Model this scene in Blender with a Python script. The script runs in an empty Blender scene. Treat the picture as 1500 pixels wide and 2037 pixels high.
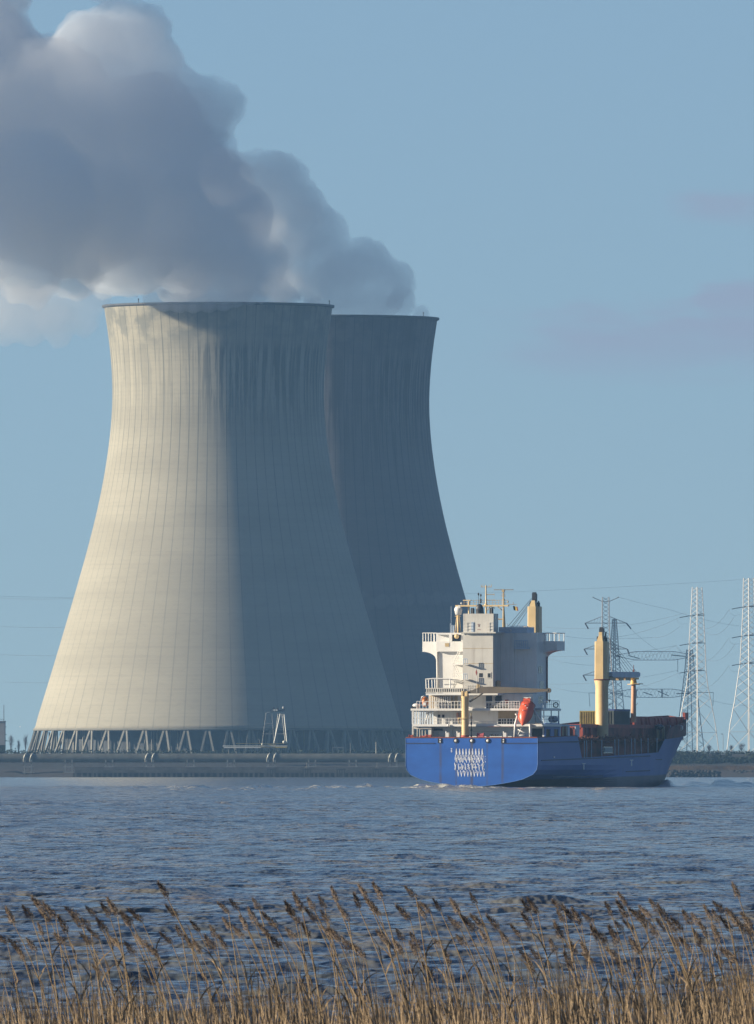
import bpy, math, random
import numpy as np
from mathutils import Vector, Matrix
R = math.radians
random.seed(7)
sc = bpy.context.scene
col = sc.collection

# ---------------------------------------------------------------- camera, sky, sun, exposure
F = 30000.0            # focal length in pixels of the 1500 px wide photograph
CAMH = 2.7             # eye height over the river
YH = 1530.0            # pixel row of the horizon
PITCH = math.atan((YH - 1018.5) / F)
cam = bpy.data.cameras.new('camera'); camo = bpy.data.objects.new('camera', cam); col.objects.link(camo)
cam.sensor_fit = 'HORIZONTAL'; cam.sensor_width = 36.0; cam.lens = 36.0 * F / 1500.0
cam.clip_start = 1.0; cam.clip_end = 60000.0
camo.location = (0, 0, CAMH); camo.rotation_euler = (math.pi / 2 + PITCH, 0, 0)
cam.dof.use_dof = True; cam.dof.focus_distance = 4000.0; cam.dof.aperture_fstop = 70.0
sc.camera = camo

SUN_AZ, SUN_EL = -96.0, 15.0       # degrees; azimuth clockwise from the view direction
world = bpy.data.worlds.new('World'); sc.world = world; world.use_nodes = True
wn = world.node_tree; bg = wn.nodes['Background']
sky = wn.nodes.new('ShaderNodeTexSky'); sky.sky_type = 'NISHITA'; sky.sun_disc = False
sky.sun_elevation = R(SUN_EL); sky.sun_rotation = R(SUN_AZ)
sky.air_density = 1.0; sky.dust_density = 0.3; sky.ozone_density = 3.0
wtc = wn.nodes.new('ShaderNodeTexCoord')
wad = wn.nodes.new('ShaderNodeVectorMath'); wad.operation = 'ADD'; wad.inputs[1].default_value = (0, 0, 0.084)
wno = wn.nodes.new('ShaderNodeVectorMath'); wno.operation = 'NORMALIZE'
# the sky deepens quickly above the pale band near the horizon
wsx = wn.nodes.new('ShaderNodeSeparateXYZ'); wcb = wn.nodes.new('ShaderNodeCombineXYZ')
wm1 = wn.nodes.new('ShaderNodeMath'); wm1.operation = 'SUBTRACT'; wm1.inputs[1].default_value = 0.085
wm2 = wn.nodes.new('ShaderNodeMath'); wm2.operation = 'MAXIMUM'; wm2.inputs[1].default_value = 0.0
wm3 = wn.nodes.new('ShaderNodeMath'); wm3.operation = 'MULTIPLY_ADD'; wm3.inputs[1].default_value = 3.0
wm4 = wn.nodes.new('ShaderNodeMath'); wm4.operation = 'MULTIPLY'; wm4.inputs[1].default_value = 0.8
wn.links.new(wtc.outputs['Generated'], wsx.inputs[0]); wn.links.new(wsx.outputs[2], wm1.inputs[0]); wn.links.new(wm1.outputs[0], wm2.inputs[0])
wn.links.new(wsx.outputs[2], wm4.inputs[0]); wn.links.new(wm2.outputs[0], wm3.inputs[0]); wn.links.new(wm4.outputs[0], wm3.inputs[2])
wn.links.new(wsx.outputs[0], wcb.inputs[0]); wn.links.new(wsx.outputs[1], wcb.inputs[1]); wn.links.new(wm3.outputs[0], wcb.inputs[2])
wn.links.new(wcb.outputs[0], wad.inputs[0]); wn.links.new(wad.outputs[0], wno.inputs[0])
wn.links.new(wno.outputs[0], sky.inputs[0])
# thin mauve cloud streaks low in the sky
def wmath(op, a, b=None, c=None):
    n = wn.nodes.new('ShaderNodeMath'); n.operation = op
    for i, x in enumerate((a, b, c)):
        if x is None: continue
        if isinstance(x, (int, float)): n.inputs[i].default_value = x
        else: wn.links.new(x, n.inputs[i])
    return n.outputs[0]
def wstep(x, a, b, lo=0.0, hi=1.0):
    n = wn.nodes.new('ShaderNodeMapRange'); n.interpolation_type = 'SMOOTHSTEP'; wn.links.new(x, n.inputs[0])
    for i, q in enumerate((a, b, lo, hi)): n.inputs[i + 1].default_value = q
    return n.outputs[0]
wmp = wn.nodes.new('ShaderNodeMapping'); wmp.inputs['Scale'].default_value = (120, 120, 520); wmp.inputs['Location'].default_value = (0.3, 0, 1.45)
wnz = wn.nodes.new('ShaderNodeTexNoise'); wnz.inputs['Scale'].default_value = 1.0; wnz.inputs['Detail'].default_value = 4; wnz.inputs['Roughness'].default_value = 0.5
wn.links.new(wtc.outputs['Generated'], wmp.inputs[0]); wn.links.new(wmp.outputs[0], wnz.inputs[0])
wsp = wn.nodes.new('ShaderNodeSeparateXYZ'); wn.links.new(wtc.outputs['Generated'], wsp.inputs[0])
wnv = wmath('SUBTRACT', wnz.outputs[0], 0.5)
def bank_of_cloud(z0, up, dn, x0, x1, amt):
    d = wmath('ADD', wmath('SUBTRACT', wsp.outputs[2], z0), wmath('MULTIPLY', wnv, -(up + dn) * 0.9))
    v = wmath('MULTIPLY', wstep(d, up * 0.1, up, 1, 0), wstep(d, -dn, -dn * 0.1, 0, 1))
    xx = wmath('ADD', wsp.outputs[0], wmath('MULTIPLY', wnv, 0.006))
    return wmath('MULTIPLY', wmath('MULTIPLY', v, wstep(xx, x0, x1)), wmath('MULTIPLY', wstep(wnz.outputs[0], 0.25, 0.62, 0.45, 1.0), amt))
wcl = wmath('MAXIMUM', bank_of_cloud(0.0292, 0.0020, 0.0042, 0.006, 0.012, 1.0), wmath('MAXIMUM', bank_of_cloud(0.0375, 0.0016, 0.0016, 0.0185, 0.022, 1.0), bank_of_cloud(0.0312, 0.0018, 0.0030, 0.0205, 0.0222, 1.0)))
wmx = wn.nodes.new('ShaderNodeMixRGB'); wmx.inputs['Color2'].default_value = (2.42, 3.05, 3.8, 1)
wtn = wn.nodes.new('ShaderNodeMixRGB'); wtn.blend_type = 'MULTIPLY'; wtn.inputs['Fac'].default_value = 1.0; wtn.inputs['Color2'].default_value = (1.02, 0.995, 1.06, 1)
wn.links.new(wcl, wmx.inputs['Fac'])
wn.links.new(sky.outputs[0], wmx.inputs['Color1']); wn.links.new(wmx.outputs[0], wtn.inputs['Color1'])
wn.links.new(wtn.outputs[0], bg.inputs['Color']); bg.inputs['Strength'].default_value = 0.068

sl = bpy.data.lights.new('sun', 'SUN'); sl.energy = 5.0; sl.angle = R(0.5); sl.color = (1.0, 0.875, 0.68)
so = bpy.data.objects.new('sun', sl); col.objects.link(so)
sdir = Vector((math.sin(R(SUN_AZ)) * math.cos(R(SUN_EL)), math.cos(R(SUN_AZ)) * math.cos(R(SUN_EL)), math.sin(R(SUN_EL))))
so.rotation_euler = (-sdir).to_track_quat('-Z', 'Y').to_euler()
sc.view_settings.view_transform = 'Standard'; sc.view_settings.look = 'None'
sc.view_settings.exposure = 0.90; sc.view_settings.gamma = 1.0; sc.view_settings.use_curve_mapping = False
sc.render.engine = 'CYCLES'
sc.cycles.use_denoising = True
sc.cycles.max_bounces = 18; sc.cycles.diffuse_bounces = 3; sc.cycles.glossy_bounces = 3
sc.cycles.transparent_max_bounces = 12; sc.cycles.volume_bounces = 16
sc.cycles.use_adaptive_sampling = True; sc.cycles.adaptive_threshold = 0.01
sc.render.film_transparent = False

# ---------------------------------------------------------------- helpers
def at(px, py, D):
    """world point seen at photo pixel px,py at ground distance D"""
    u = (px - 750.0) / F; v = (1018.5 - py) / F
    d = Vector((u, math.cos(PITCH) - v * math.sin(PITCH), math.sin(PITCH) + v * math.cos(PITCH)))
    return Vector((0, 0, CAMH)) + d * (D / d.y)

def tag(o, label=None, cat=None, group=None, kind=None):
    if label: o['label'] = label
    if cat: o['category'] = cat
    if group: o['group'] = group
    if kind: o['kind'] = kind
    return o

def empty(name, loc=(0, 0, 0), rz=0.0, parent=None):
    o = bpy.data.objects.new(name, None); col.objects.link(o)
    o.location = loc; o.rotation_euler = (0, 0, rz); o.parent = parent
    o.empty_display_size = 1.0
    return o

class MB:
    def __init__(s): s.v = []; s.f = []; s.sm = []
    def add(s, vs, fs, smooth=False):
        n = len(s.v); s.v += [tuple(p) for p in vs]
        for f in fs: s.f.append(tuple(i + n for i in f)); s.sm.append(smooth)
    def box(s, x0, x1, y0, y1, z0, z1):
        s.hexa([(x0, y0, z0), (x1, y0, z0), (x1, y1, z0), (x0, y1, z0), (x0, y0, z1), (x1, y0, z1), (x1, y1, z1), (x0, y1, z1)])
    def hexa(s, p):
        s.add(p, [(0, 3, 2, 1), (4, 5, 6, 7), (0, 1, 5, 4), (1, 2, 6, 5), (2, 3, 7, 6), (3, 0, 4, 7)])
    def prism(s, poly, off):
        """closed planar polygon extruded by vector off"""
        n = len(poly); off = Vector(off)
        a = [Vector(p) for p in poly]; b = [p + off for p in a]
        s.add(a + b, [tuple(range(n - 1, -1, -1)), tuple(range(n, 2 * n))] + [(i, (i + 1) % n, n + (i + 1) % n, n + i) for i in range(n)])
    def cyl(s, p0, p1, r0, r1=None, n=8, caps=True, smooth=True):
        if r1 is None: r1 = r0
        p0 = Vector(p0); p1 = Vector(p1); d = (p1 - p0)
        if d.length < 1e-6: return
        d.normalize(); up = Vector((0, 0, 1)) if abs(d.z) < 0.9 else Vector((1, 0, 0))
        a = d.cross(up).normalized(); b = d.cross(a)
        vs = []
        for p, r in ((p0, r0), (p1, r1)):
            for i in range(n):
                t = 2 * math.pi * i / n; vs.append(p + (a * math.cos(t) + b * math.sin(t)) * r)
        fs = [(i, (i + 1) % n, n + (i + 1) % n, n + i) for i in range(n)]
        s.add(vs, fs, smooth and n > 5)
        if caps: s.add(vs, [tuple(range(n - 1, -1, -1)), tuple(range(n, 2 * n))])
    def tube(s, pts, r, n=6):
        pts = [Vector(p) for p in pts]
        rr = r if isinstance(r, (list, tuple)) else [r] * len(pts)
        vs = []
        for i, p in enumerate(pts):
            d = (pts[min(i + 1, len(pts) - 1)] - pts[max(i - 1, 0)]).normalized()
            up = Vector((0, 0, 1)) if abs(d.z) < 0.95 else Vector((0, 1, 0))
            a = d.cross(up).normalized(); b = d.cross(a)
            for k in range(n):
                t = 2 * math.pi * k / n; vs.append(p + (a * math.cos(t) + b * math.sin(t)) * rr[i])
        fs = []
        for i in range(len(pts) - 1):
            for k in range(n): fs.append((i * n + k, i * n + (k + 1) % n, (i + 1) * n + (k + 1) % n, (i + 1) * n + k))
        fs += [tuple(range(n - 1, -1, -1)), tuple(range(len(vs) - n, len(vs)))]
        s.add(vs, fs, n > 4)
    def lathe(s, prof, c=(0, 0, 0), n=32, smooth=True):
        vs = []
        for r, z in prof:
            for i in range(n):
                t = 2 * math.pi * i / n; vs.append((c[0] + r * math.cos(t), c[1] + r * math.sin(t), c[2] + z))
        fs = []
        for j in range(len(prof) - 1):
            for i in range(n): fs.append((j * n + i, j * n + (i + 1) % n, (j + 1) * n + (i + 1) % n, (j + 1) * n + i))
        s.add(vs, fs, smooth)
    def sphere(s, c, r, nu=12, nv=8, sc_=(1, 1, 1)):
        vs = [(c[0], c[1], c[2] - r * sc_[2])]
        for j in range(1, nv):
            ph = -math.pi / 2 + math.pi * j / nv
            for i in range(nu):
                t = 2 * math.pi * i / nu
                vs.append((c[0] + r * sc_[0] * math.cos(ph) * math.cos(t), c[1] + r * sc_[1] * math.cos(ph) * math.sin(t), c[2] + r * sc_[2] * math.sin(ph)))
        vs.append((c[0], c[1], c[2] + r * sc_[2]))
        fs = [(0, 1 + (i + 1) % nu, 1 + i) for i in range(nu)]
        for j in range(nv - 2):
            for i in range(nu): fs.append((1 + j * nu + i, 1 + j * nu + (i + 1) % nu, 1 + (j + 1) * nu + (i + 1) % nu, 1 + (j + 1) * nu + i))
        L = len(vs) - 1; o = 1 + (nv - 2) * nu
        fs += [(L, o + i, o + (i + 1) % nu) for i in range(nu)]
        s.add(vs, fs, True)
    def build(s, name, mat, parent=None):
        me = bpy.data.meshes.new(name)
        me.from_pydata(s.v, [], s.f); me.update()
        me.polygons.foreach_set('use_smooth', s.sm)
        if mat: me.materials.append(mat)
        o = bpy.data.objects.new(name, me); col.objects.link(o); o.parent = parent
        return o

def np_mesh(name, V, Fq, mat, smooth=True, parent=None):
    me = bpy.data.meshes.new(name); n = len(V); m = len(Fq); k = Fq.shape[1]
    me.vertices.add(n); me.vertices.foreach_set('co', np.ascontiguousarray(V, dtype=np.float32).ravel())
    me.loops.add(m * k); me.loops.foreach_set('vertex_index', np.ascontiguousarray(Fq, dtype=np.int32).ravel())
    me.polygons.add(m); me.polygons.foreach_set('loop_start', np.arange(0, m * k, k, dtype=np.int32))
    me.polygons.foreach_set('use_smooth', np.full(m, smooth))
    me.update(calc_edges=True); me.materials.append(mat)
    o = bpy.data.objects.new(name, me); col.objects.link(o); o.parent = parent
    return o

# ---- materials
def newmat(name):
    m = bpy.data.materials.new(name); m.use_nodes = True
    return m, m.node_tree, m.node_tree.nodes['Principled BSDF']
def N(nt, typ, **kw):
    n = nt.nodes.new(typ)
    for k, v in kw.items():
        if k in n.inputs: n.inputs[k].default_value = v
        else: setattr(n, k, v)
    return n
def math_(nt, op, a, b=None, c=None, clamp=False):
    n = nt.nodes.new('ShaderNodeMath'); n.operation = op; n.use_clamp = clamp
    for i, x in enumerate((a, b, c)):
        if x is None: continue
        if isinstance(x, (int, float)): n.inputs[i].default_value = x
        else: nt.links.new(x, n.inputs[i])
    return n.outputs[0]
def mixc(nt, fac, a, b, mode='MIX'):
    n = nt.nodes.new('ShaderNodeMixRGB'); n.blend_type = mode
    for i, x in ((0, fac), (1, a), (2, b)):
        if isinstance(x, (int, float)): n.inputs[i].default_value = x
        elif isinstance(x, (tuple, list)): n.inputs[i].default_value = (*x[:3], 1)
        else: nt.links.new(x, n.inputs[i])
    return n.outputs[0]
def ramp(nt, x, a, b, lo=0.0, hi=1.0):
    n = nt.nodes.new('ShaderNodeMapRange'); n.interpolation_type = 'SMOOTHSTEP'
    nt.links.new(x, n.inputs[0])
    n.inputs[1].default_value = a; n.inputs[2].default_value = b; n.inputs[3].default_value = lo; n.inputs[4].default_value = hi
    return n.outputs[0]
def noise(nt, vec, scale, detail=3, rough=0.55, dist=0.0):
    n = nt.nodes.new('ShaderNodeTexNoise'); n.inputs['Scale'].default_value = scale
    n.inputs['Detail'].default_value = detail; n.inputs['Roughness'].default_value = rough; n.inputs['Distortion'].default_value = dist
    nt.links.new(vec, n.inputs['Vector']); return n.outputs[0]
def mapping(nt, vec, scale=(1, 1, 1), loc=(0, 0, 0)):
    n = nt.nodes.new('ShaderNodeMapping'); n.inputs['Scale'].default_value = scale; n.inputs['Location'].default_value = loc
    nt.links.new(vec, n.inputs[0]); return n.outputs[0]
def objco(nt): return nt.nodes.new('ShaderNodeTexCoord').outputs['Object']

def paint(name, c, rough=0.5, metal=0.0, var=0.15, scale=0.6, dirt=None, dirt_amt=0.35, streak=True):
    """weathered paint: mottling plus runs of dirt down the surface"""
    m, nt, b = newmat(name); oc = objco(nt)
    n1 = noise(nt, oc, scale, 4)
    c1 = tuple(x * (1 - var) for x in c); c2 = tuple(min(1, x * (1 + var)) for x in c)
    base = mixc(nt, ramp(nt, n1, 0.3, 0.7), c1, c2)
    if dirt:
        v = mapping(nt, oc, (2.2, 2.2, 0.16) if streak else (1, 1, 1))
        n2 = noise(nt, v, 1.0, 4, 0.6)
        base = mixc(nt, ramp(nt, n2, 0.52, 0.78, 0, dirt_amt), base, dirt)
    nt.links.new(base, b.inputs['Base Color'])
    b.inputs['Roughness'].default_value = rough; b.inputs['Metallic'].default_value = metal
    return m

# ================================================================ COOLING TOWERS
PX = 5.2987                                   # photo pixels per metre at the near tower
D1 = F / PX
prof_px = [(608, 228.4), (635, 223.6), (659, 219.7), (683, 216.8), (708, 214.5), (730, 212.5), (752, 211.2), (785, 210.4), (811, 211.2), (848, 213.8), (885, 217.6), (919, 222.2), (958, 229.3), (1017, 241.2), (1076, 255.6), (1135, 272.3), (1214, 294.6), (1280, 314.2), (1325, 327.8), (1386, 346.3), (1451, 366.4)]
prof = sorted([(CAMH + (YH - y) / PX, r / PX) for y, r in prof_px])
pz = np.array([p[0] for p in prof]); pr = np.array([p[1] for p in prof])
def smooth_prof(z):
    # local cubic fit keeps the silhouette free of kinks
    k = np.argsort(abs(pz - z))[:6]; c = np.polyfit(pz[k], pr[k], 2); return np.polyval(c, z)
ZB, ZT = pz[0], pz[-1]
zs = np.linspace(ZB, ZT, 110)
rs = np.array([smooth_prof(z) for z in zs]); rs = np.convolve(np.pad(rs, 4, mode='edge'), np.ones(9) / 9, 'valid') * 0.6 + rs * 0.4
rs[0] = pr[0]; rs[-1] = pr[-1]
GZ = 7.8

def concrete_mat(name, base, seed, streak_lo, dark):
    m, nt, b = newmat(name); oc = objco(nt)
    sx = N(nt, 'ShaderNodeSeparateXYZ'); nt.links.new(oc, sx.inputs[0])
    ang = math_(nt, 'ARCTAN2', sx.outputs[1], sx.outputs[0])
    z = sx.outputs[2]
    cb = N(nt, 'ShaderNodeCombineXYZ'); nt.links.new(math_(nt, 'MULTIPLY', ang, 60.0), cb.inputs[0]); nt.links.new(z, cb.inputs[1]); cb.inputs[2].default_value = seed
    av = cb.outputs[0]
    # broad tonal drift and horizontal pour bands
    big = noise(nt, mapping(nt, av, (0.012, 0.05, 1)), 1.0, 3)
    c = mixc(nt, ramp(nt, big, 0.3, 0.7), tuple(x * 0.90 for x in base), tuple(x * 1.07 for x in base))
    band = noise(nt, mapping(nt, av, (0.006, 0.55, 1)), 1.0, 4, 0.7)
    c = mixc(nt, ramp(nt, band, 0.45, 0.75, 0, 0.30), c, tuple(x * 0.72 for x in base))
    pat = noise(nt, mapping(nt, av, (0.25, 0.7, 1)), 1.0, 2)
    c = mixc(nt, ramp(nt, pat, 0.5, 0.7, 0, 0.16), c, tuple(x * 0.66 for x in base))
    # formwork lifts: a thin joint every 1.5 m
    fz = math_(nt, 'FRACT', math_(nt, 'DIVIDE', z, 1.55))
    c = mixc(nt, math_(nt, 'MULTIPLY', math_(nt, 'LESS_THAN', fz, 0.10), 0.10), c, tuple(x * 0.5 for x in base))
    # grime and painted rib shadow as dark lines; the ribs have no relief
    fa = math_(nt, 'FRACT', math_(nt, 'ADD', math_(nt, 'DIVIDE', ang, 2 * math.pi / 72), 72.5))
    da = math_(nt, 'ABSOLUTE', math_(nt, 'SUBTRACT', fa, 0.5))
    ribn = noise(nt, mapping(nt, av, (0.5, 0.05, 1)), 1.0, 3)
    zf = ramp(nt, z, 60, 150, 0.30, 0.85)
    rib = math_(nt, 'MULTIPLY', ramp(nt, da, 0.03, 0.055, 1, 0), math_(nt, 'MULTIPLY', ramp(nt, ribn, 0.25, 0.65, 0.35, 1), zf))
    c = mixc(nt, rib, c, dark)
    # algae streaks hanging below the lip
    st = noise(nt, mapping(nt, av, (0.42, 0.022, 1)), 1.0, 4, 0.62)
    zt = math_(nt, 'MULTIPLY', ramp(nt, z, streak_lo, 150, 0, 1), ramp(nt, z, 158, 164, 1, 0.25))
    wander = noise(nt, mapping(nt, av, (0.30, 0.0, 1)), 1.0, 2)
    around = noise(nt, mapping(nt, av, (0.016, 0.004, 1)), 1.0, 1)
    zt = math_(nt, 'MULTIPLY', zt, ramp(nt, around, 0.33, 0.52, 0.25, 1))
    stk = math_(nt, 'MULTIPLY', ramp(nt, st, 0.45, 0.55), zt)
    c = mixc(nt, math_(nt, 'MULTIPLY', stk, 0.92), c, dark)
    lip = noise(nt, mapping(nt, av, (0.06, 0.09, 1)), 1.0, 4, 0.6)
    c = mixc(nt, math_(nt, 'MULTIPLY', ramp(nt, lip, 0.42, 0.6, 0, 0.55), ramp(nt, z, 156, 168)), c, tuple(x * 1.3 for x in dark))
    nt.links.new(c, b.inputs['Base Color']); b.inputs['Roughness'].default_value = 0.92; b.inputs['Diffuse Roughness'].default_value = 0.15
    b.inputs['Specular IOR Level'].default_value = 0.2
    return m

M_conc1 = concrete_mat('near_tower_concrete', (0.335, 0.315, 0.255), 3.0, 118, (0.075, 0.085, 0.085))
M_conc2 = concrete_mat('shade_toned_concrete', (0.175, 0.16, 0.165), 31.0, 105, (0.04, 0.042, 0.055))  # darker base colour stands for the nearer tower's shade on this one
M_leg = paint('leg_concrete', (0.18, 0.175, 0.15), 0.9, var=0.12, scale=0.3, dirt=(0.16, 0.15, 0.13), dirt_amt=0.3)
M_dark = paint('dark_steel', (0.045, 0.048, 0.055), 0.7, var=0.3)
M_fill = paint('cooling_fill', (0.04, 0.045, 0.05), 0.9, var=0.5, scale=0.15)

def shell_mesh(name, mat, parent, NR=72):
    per = [(-0.5, 0), (-0.25, 0), (-0.045, 0), (-0.03, 1), (0.03, 1), (0.045, 0), (0.25, 0)]
    ang = []; ex = []
    for k in range(NR):
        for f, e in per: ang.append((k + f) * 2 * math.pi / NR); ex.append(e * 0.0)
    ang = np.array(ang); ex = np.array(ex); n = len(ang)
    z = np.repeat(zs, n).reshape(-1, n); r = rs[:, None] + ex[None, :]
    V = np.stack([r * np.cos(ang), r * np.sin(ang), z], -1).reshape(-1, 3)
    ri = rs - 0.9
    Vi = np.stack([ri[:, None] * np.cos(ang), ri[:, None] * np.sin(ang), z], -1).reshape(-1, 3)
    m = len(zs); idx = np.arange(m * n).reshape(m, n)
    a = idx[:-1]; bq = np.roll(idx, -1, 1)[:-1]; c = np.roll(idx, -1, 1)[1:]; d = idx[1:]
    out = np.stack([a, bq, c, d], -1).reshape(-1, 4)
    inn = np.stack([a, d, c, bq], -1).reshape(-1, 4) + m * n
    top = np.stack([idx[-1], np.roll(idx[-1], -1), np.roll(idx[-1], -1) + m * n, idx[-1] + m * n], -1)
    bot = np.stack([idx[0], idx[0] + m * n, np.roll(idx[0], -1) + m * n, np.roll(idx[0], -1)], -1)
    return np_mesh(name, np.concatenate([V, Vi]), np.concatenate([out, inn, top, bot]), mat, True, parent)

def cooling_tower(loc, mat, label, seed, stair):
    root = empty('cooling_tower', loc)
    tag(root, label, 'cooling tower', 'cooling towers on the far bank')
    shell_mesh('shell', mat, root)
    # lip and base ring beams
    mb = MB(); rt = rs[-1]
    mb.lathe([(rt + 0.02, ZT - 0.9), (rt + 0.55, ZT - 0.6), (rt + 0.55, ZT + 0.15), (rt - 1.0, ZT + 0.15), (rt - 1.0, ZT - 0.6)], n=128)
    mb.build('rim', M_dark, root)
    mb = MB(); rb = rs[0]
    mb.lathe([(rb + 0.25, ZB + 0.3), (rb + 0.40, ZB - 0.5), (rb - 0.9, ZB - 0.5), (rb - 1.0, ZB + 0.3)], n=128)
    mb.build('ring_beam', M_leg, root)
    rf = 71.6; NL = 54
    for k in range(NL):
        t = (k + 0.10) * 2 * math.pi / NL; mb = MB(); w = 2 * math.pi / NL
        top = Vector(((rb - 0.4) * math.cos(t), (rb - 0.4) * math.sin(t), ZB - 0.1))
        for sgn in (-1, 1):
            tf = t + sgn * w * 0.33
            foot = Vector((rf * math.cos(tf), rf * math.sin(tf), GZ - 0.5))
            tt = top + Vector((-math.sin(t), math.cos(t), 0)) * sgn * 0.45
            d = (foot - tt).normalized(); a = d.cross(Vector((math.cos(t), math.sin(t), 0))).normalized() * 0.36; bb = Vector((math.cos(t), math.sin(t), 0)) * 0.36
            mb.hexa([tt - a - bb, tt + a - bb, tt + a + bb, tt - a + bb, foot - a - bb, foot + a - bb, foot + a + bb, foot - a + bb])
        mb.build('support_column', M_leg, root)
    # splash fill seen between the columns
    rnd = random.Random(seed); mb = MB()
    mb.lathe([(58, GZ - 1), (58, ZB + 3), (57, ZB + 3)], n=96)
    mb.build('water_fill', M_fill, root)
    mb = MB()
    for k in range(120):
        t = rnd.uniform(0, 2 * math.pi); r = rnd.uniform(59, 64); wq = rnd.uniform(0.15, 0.9) / r
        h0 = GZ - 0.5; h1 = ZB - rnd.uniform(0, 2)
        mb.hexa([(r * math.cos(t), r * math.sin(t), h0), (r * math.cos(t + wq), r * math.sin(t + wq), h0), ((r - .4) * math.cos(t + wq), (r - .4) * math.sin(t + wq), h0), ((r - .4) * math.cos(t), (r - .4) * math.sin(t), h0),
                 (r * math.cos(t), r * math.sin(t), h1), (r * math.cos(t + wq), r * math.sin(t + wq), h1), ((r - .4) * math.cos(t + wq), (r - .4) * math.sin(t + wq), h1), ((r - .4) * math.cos(t), (r - .4) * math.sin(t), h1)])
    mb.build('inner_supports', M_leg, root)['kind'] = 'stuff'
    for deg in stair[0]:
        t = R(deg); mb = MB(); p = Vector(((rt - 0.3) * math.cos(t), (rt - 0.3) * math.sin(t), ZT))
        mb.cyl(p, p + Vector((0, 0, 1.3)), 0.16, 0.12); mb.cyl(p + Vector((0, 0, 1.2)), p + Vector((0, 0, 1.75)), 0.24, 0.2)
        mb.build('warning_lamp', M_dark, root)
    if stair[1]:
        mb = MB(); pts = []
        for i in range(0, 12):
            z = ZB - 8.3 + i * (28.5 - 8) / 11 * 1.0
            r = np.interp(z, zs, rs) if z > ZB else rb + (ZB - z) * 0.36
            pts.append((-(r + 0.35) * math.cos(R(9)), (r + 0.35) * math.sin(R(9)), z))
        mb.tube(pts, 0.42, 6); mb.build('stairway', M_dark, root)
    return root

c1 = at(434, 1530, D1); D2 = D1 / 0.973; c2 = at(649, 1530, D2)
TX1, TY1 = c1.x, c1.y; TX2, TY2 = c2.x, c2.y
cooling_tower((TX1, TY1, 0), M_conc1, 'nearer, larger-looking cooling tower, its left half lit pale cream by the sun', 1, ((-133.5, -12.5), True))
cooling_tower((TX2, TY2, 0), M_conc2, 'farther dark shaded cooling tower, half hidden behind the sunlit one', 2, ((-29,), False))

# ================================================================ STEAM
def vol_mat(name, dens, colr, aniso=0.0, absorb=0.0):
    m = bpy.data.materials.new(name); m.use_nodes = True; nt = m.node_tree
    nt.nodes.remove(nt.nodes['Principled BSDF'])
    v = nt.nodes.new('ShaderNodeVolumePrincipled'); v.inputs['Color'].default_value = (*colr, 1)
    v.inputs['Density'].default_value = dens; v.inputs['Anisotropy'].default_value = aniso
    nt.links.new(v.outputs[0], nt.nodes['Material Output'].inputs['Volume'])
    return m

def billow(name, blobs, Dc, drift, xc, mat, parent, seed, voxel=1.4, puff=1.8, dsize=(14.0, 5.0), damp=(5.0, 2.4)):
    """union of many puffs, remeshed and roughened: blobs = (px, py, r_px, depth_offset_m)"""
    rnd = random.Random(seed); mb = MB()
    for (bx, by, br, dd) in blobs:
        D = Dc + dd - (xc - bx) / PX * drift
        p = at(bx, by, D); r = br / F * D
        mb.sphere(p, r, 20, 12, (1, 1.15, 1))
        n = int(puff * (6 + br * 0.22))
        for k in range(n):
            u = Vector((rnd.gauss(0, 1), rnd.gauss(0, 1), rnd.gauss(0, 1))).normalized()
            q = p + u * r * 0.86; rr = min(r * rnd.uniform(0.12, 0.34), 6.0)
            mb.sphere(q, rr, 12, 8)
    o = mb.build(name, mat, parent)
    rm = o.modifiers.new('remesh', 'REMESH'); rm.mode = 'VOXEL'; rm.voxel_size = voxel; rm.use_smooth_shade = True
    for ts, am, tp in ((dsize[0], damp[0], 'CLOUDS'), (dsize[1], damp[1], 'CLOUDS')):
        tx = bpy.data.textures.new(name + '_noise', tp); tx.noise_scale = ts; tx.noise_depth = 3; tx.cloud_type = 'GRAYSCALE'
        dm = o.modifiers.new('displace', 'DISPLACE'); dm.texture = tx; dm.texture_coords = 'GLOBAL'; dm.strength = am; dm.mid_level = 0.55
    return o

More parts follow.
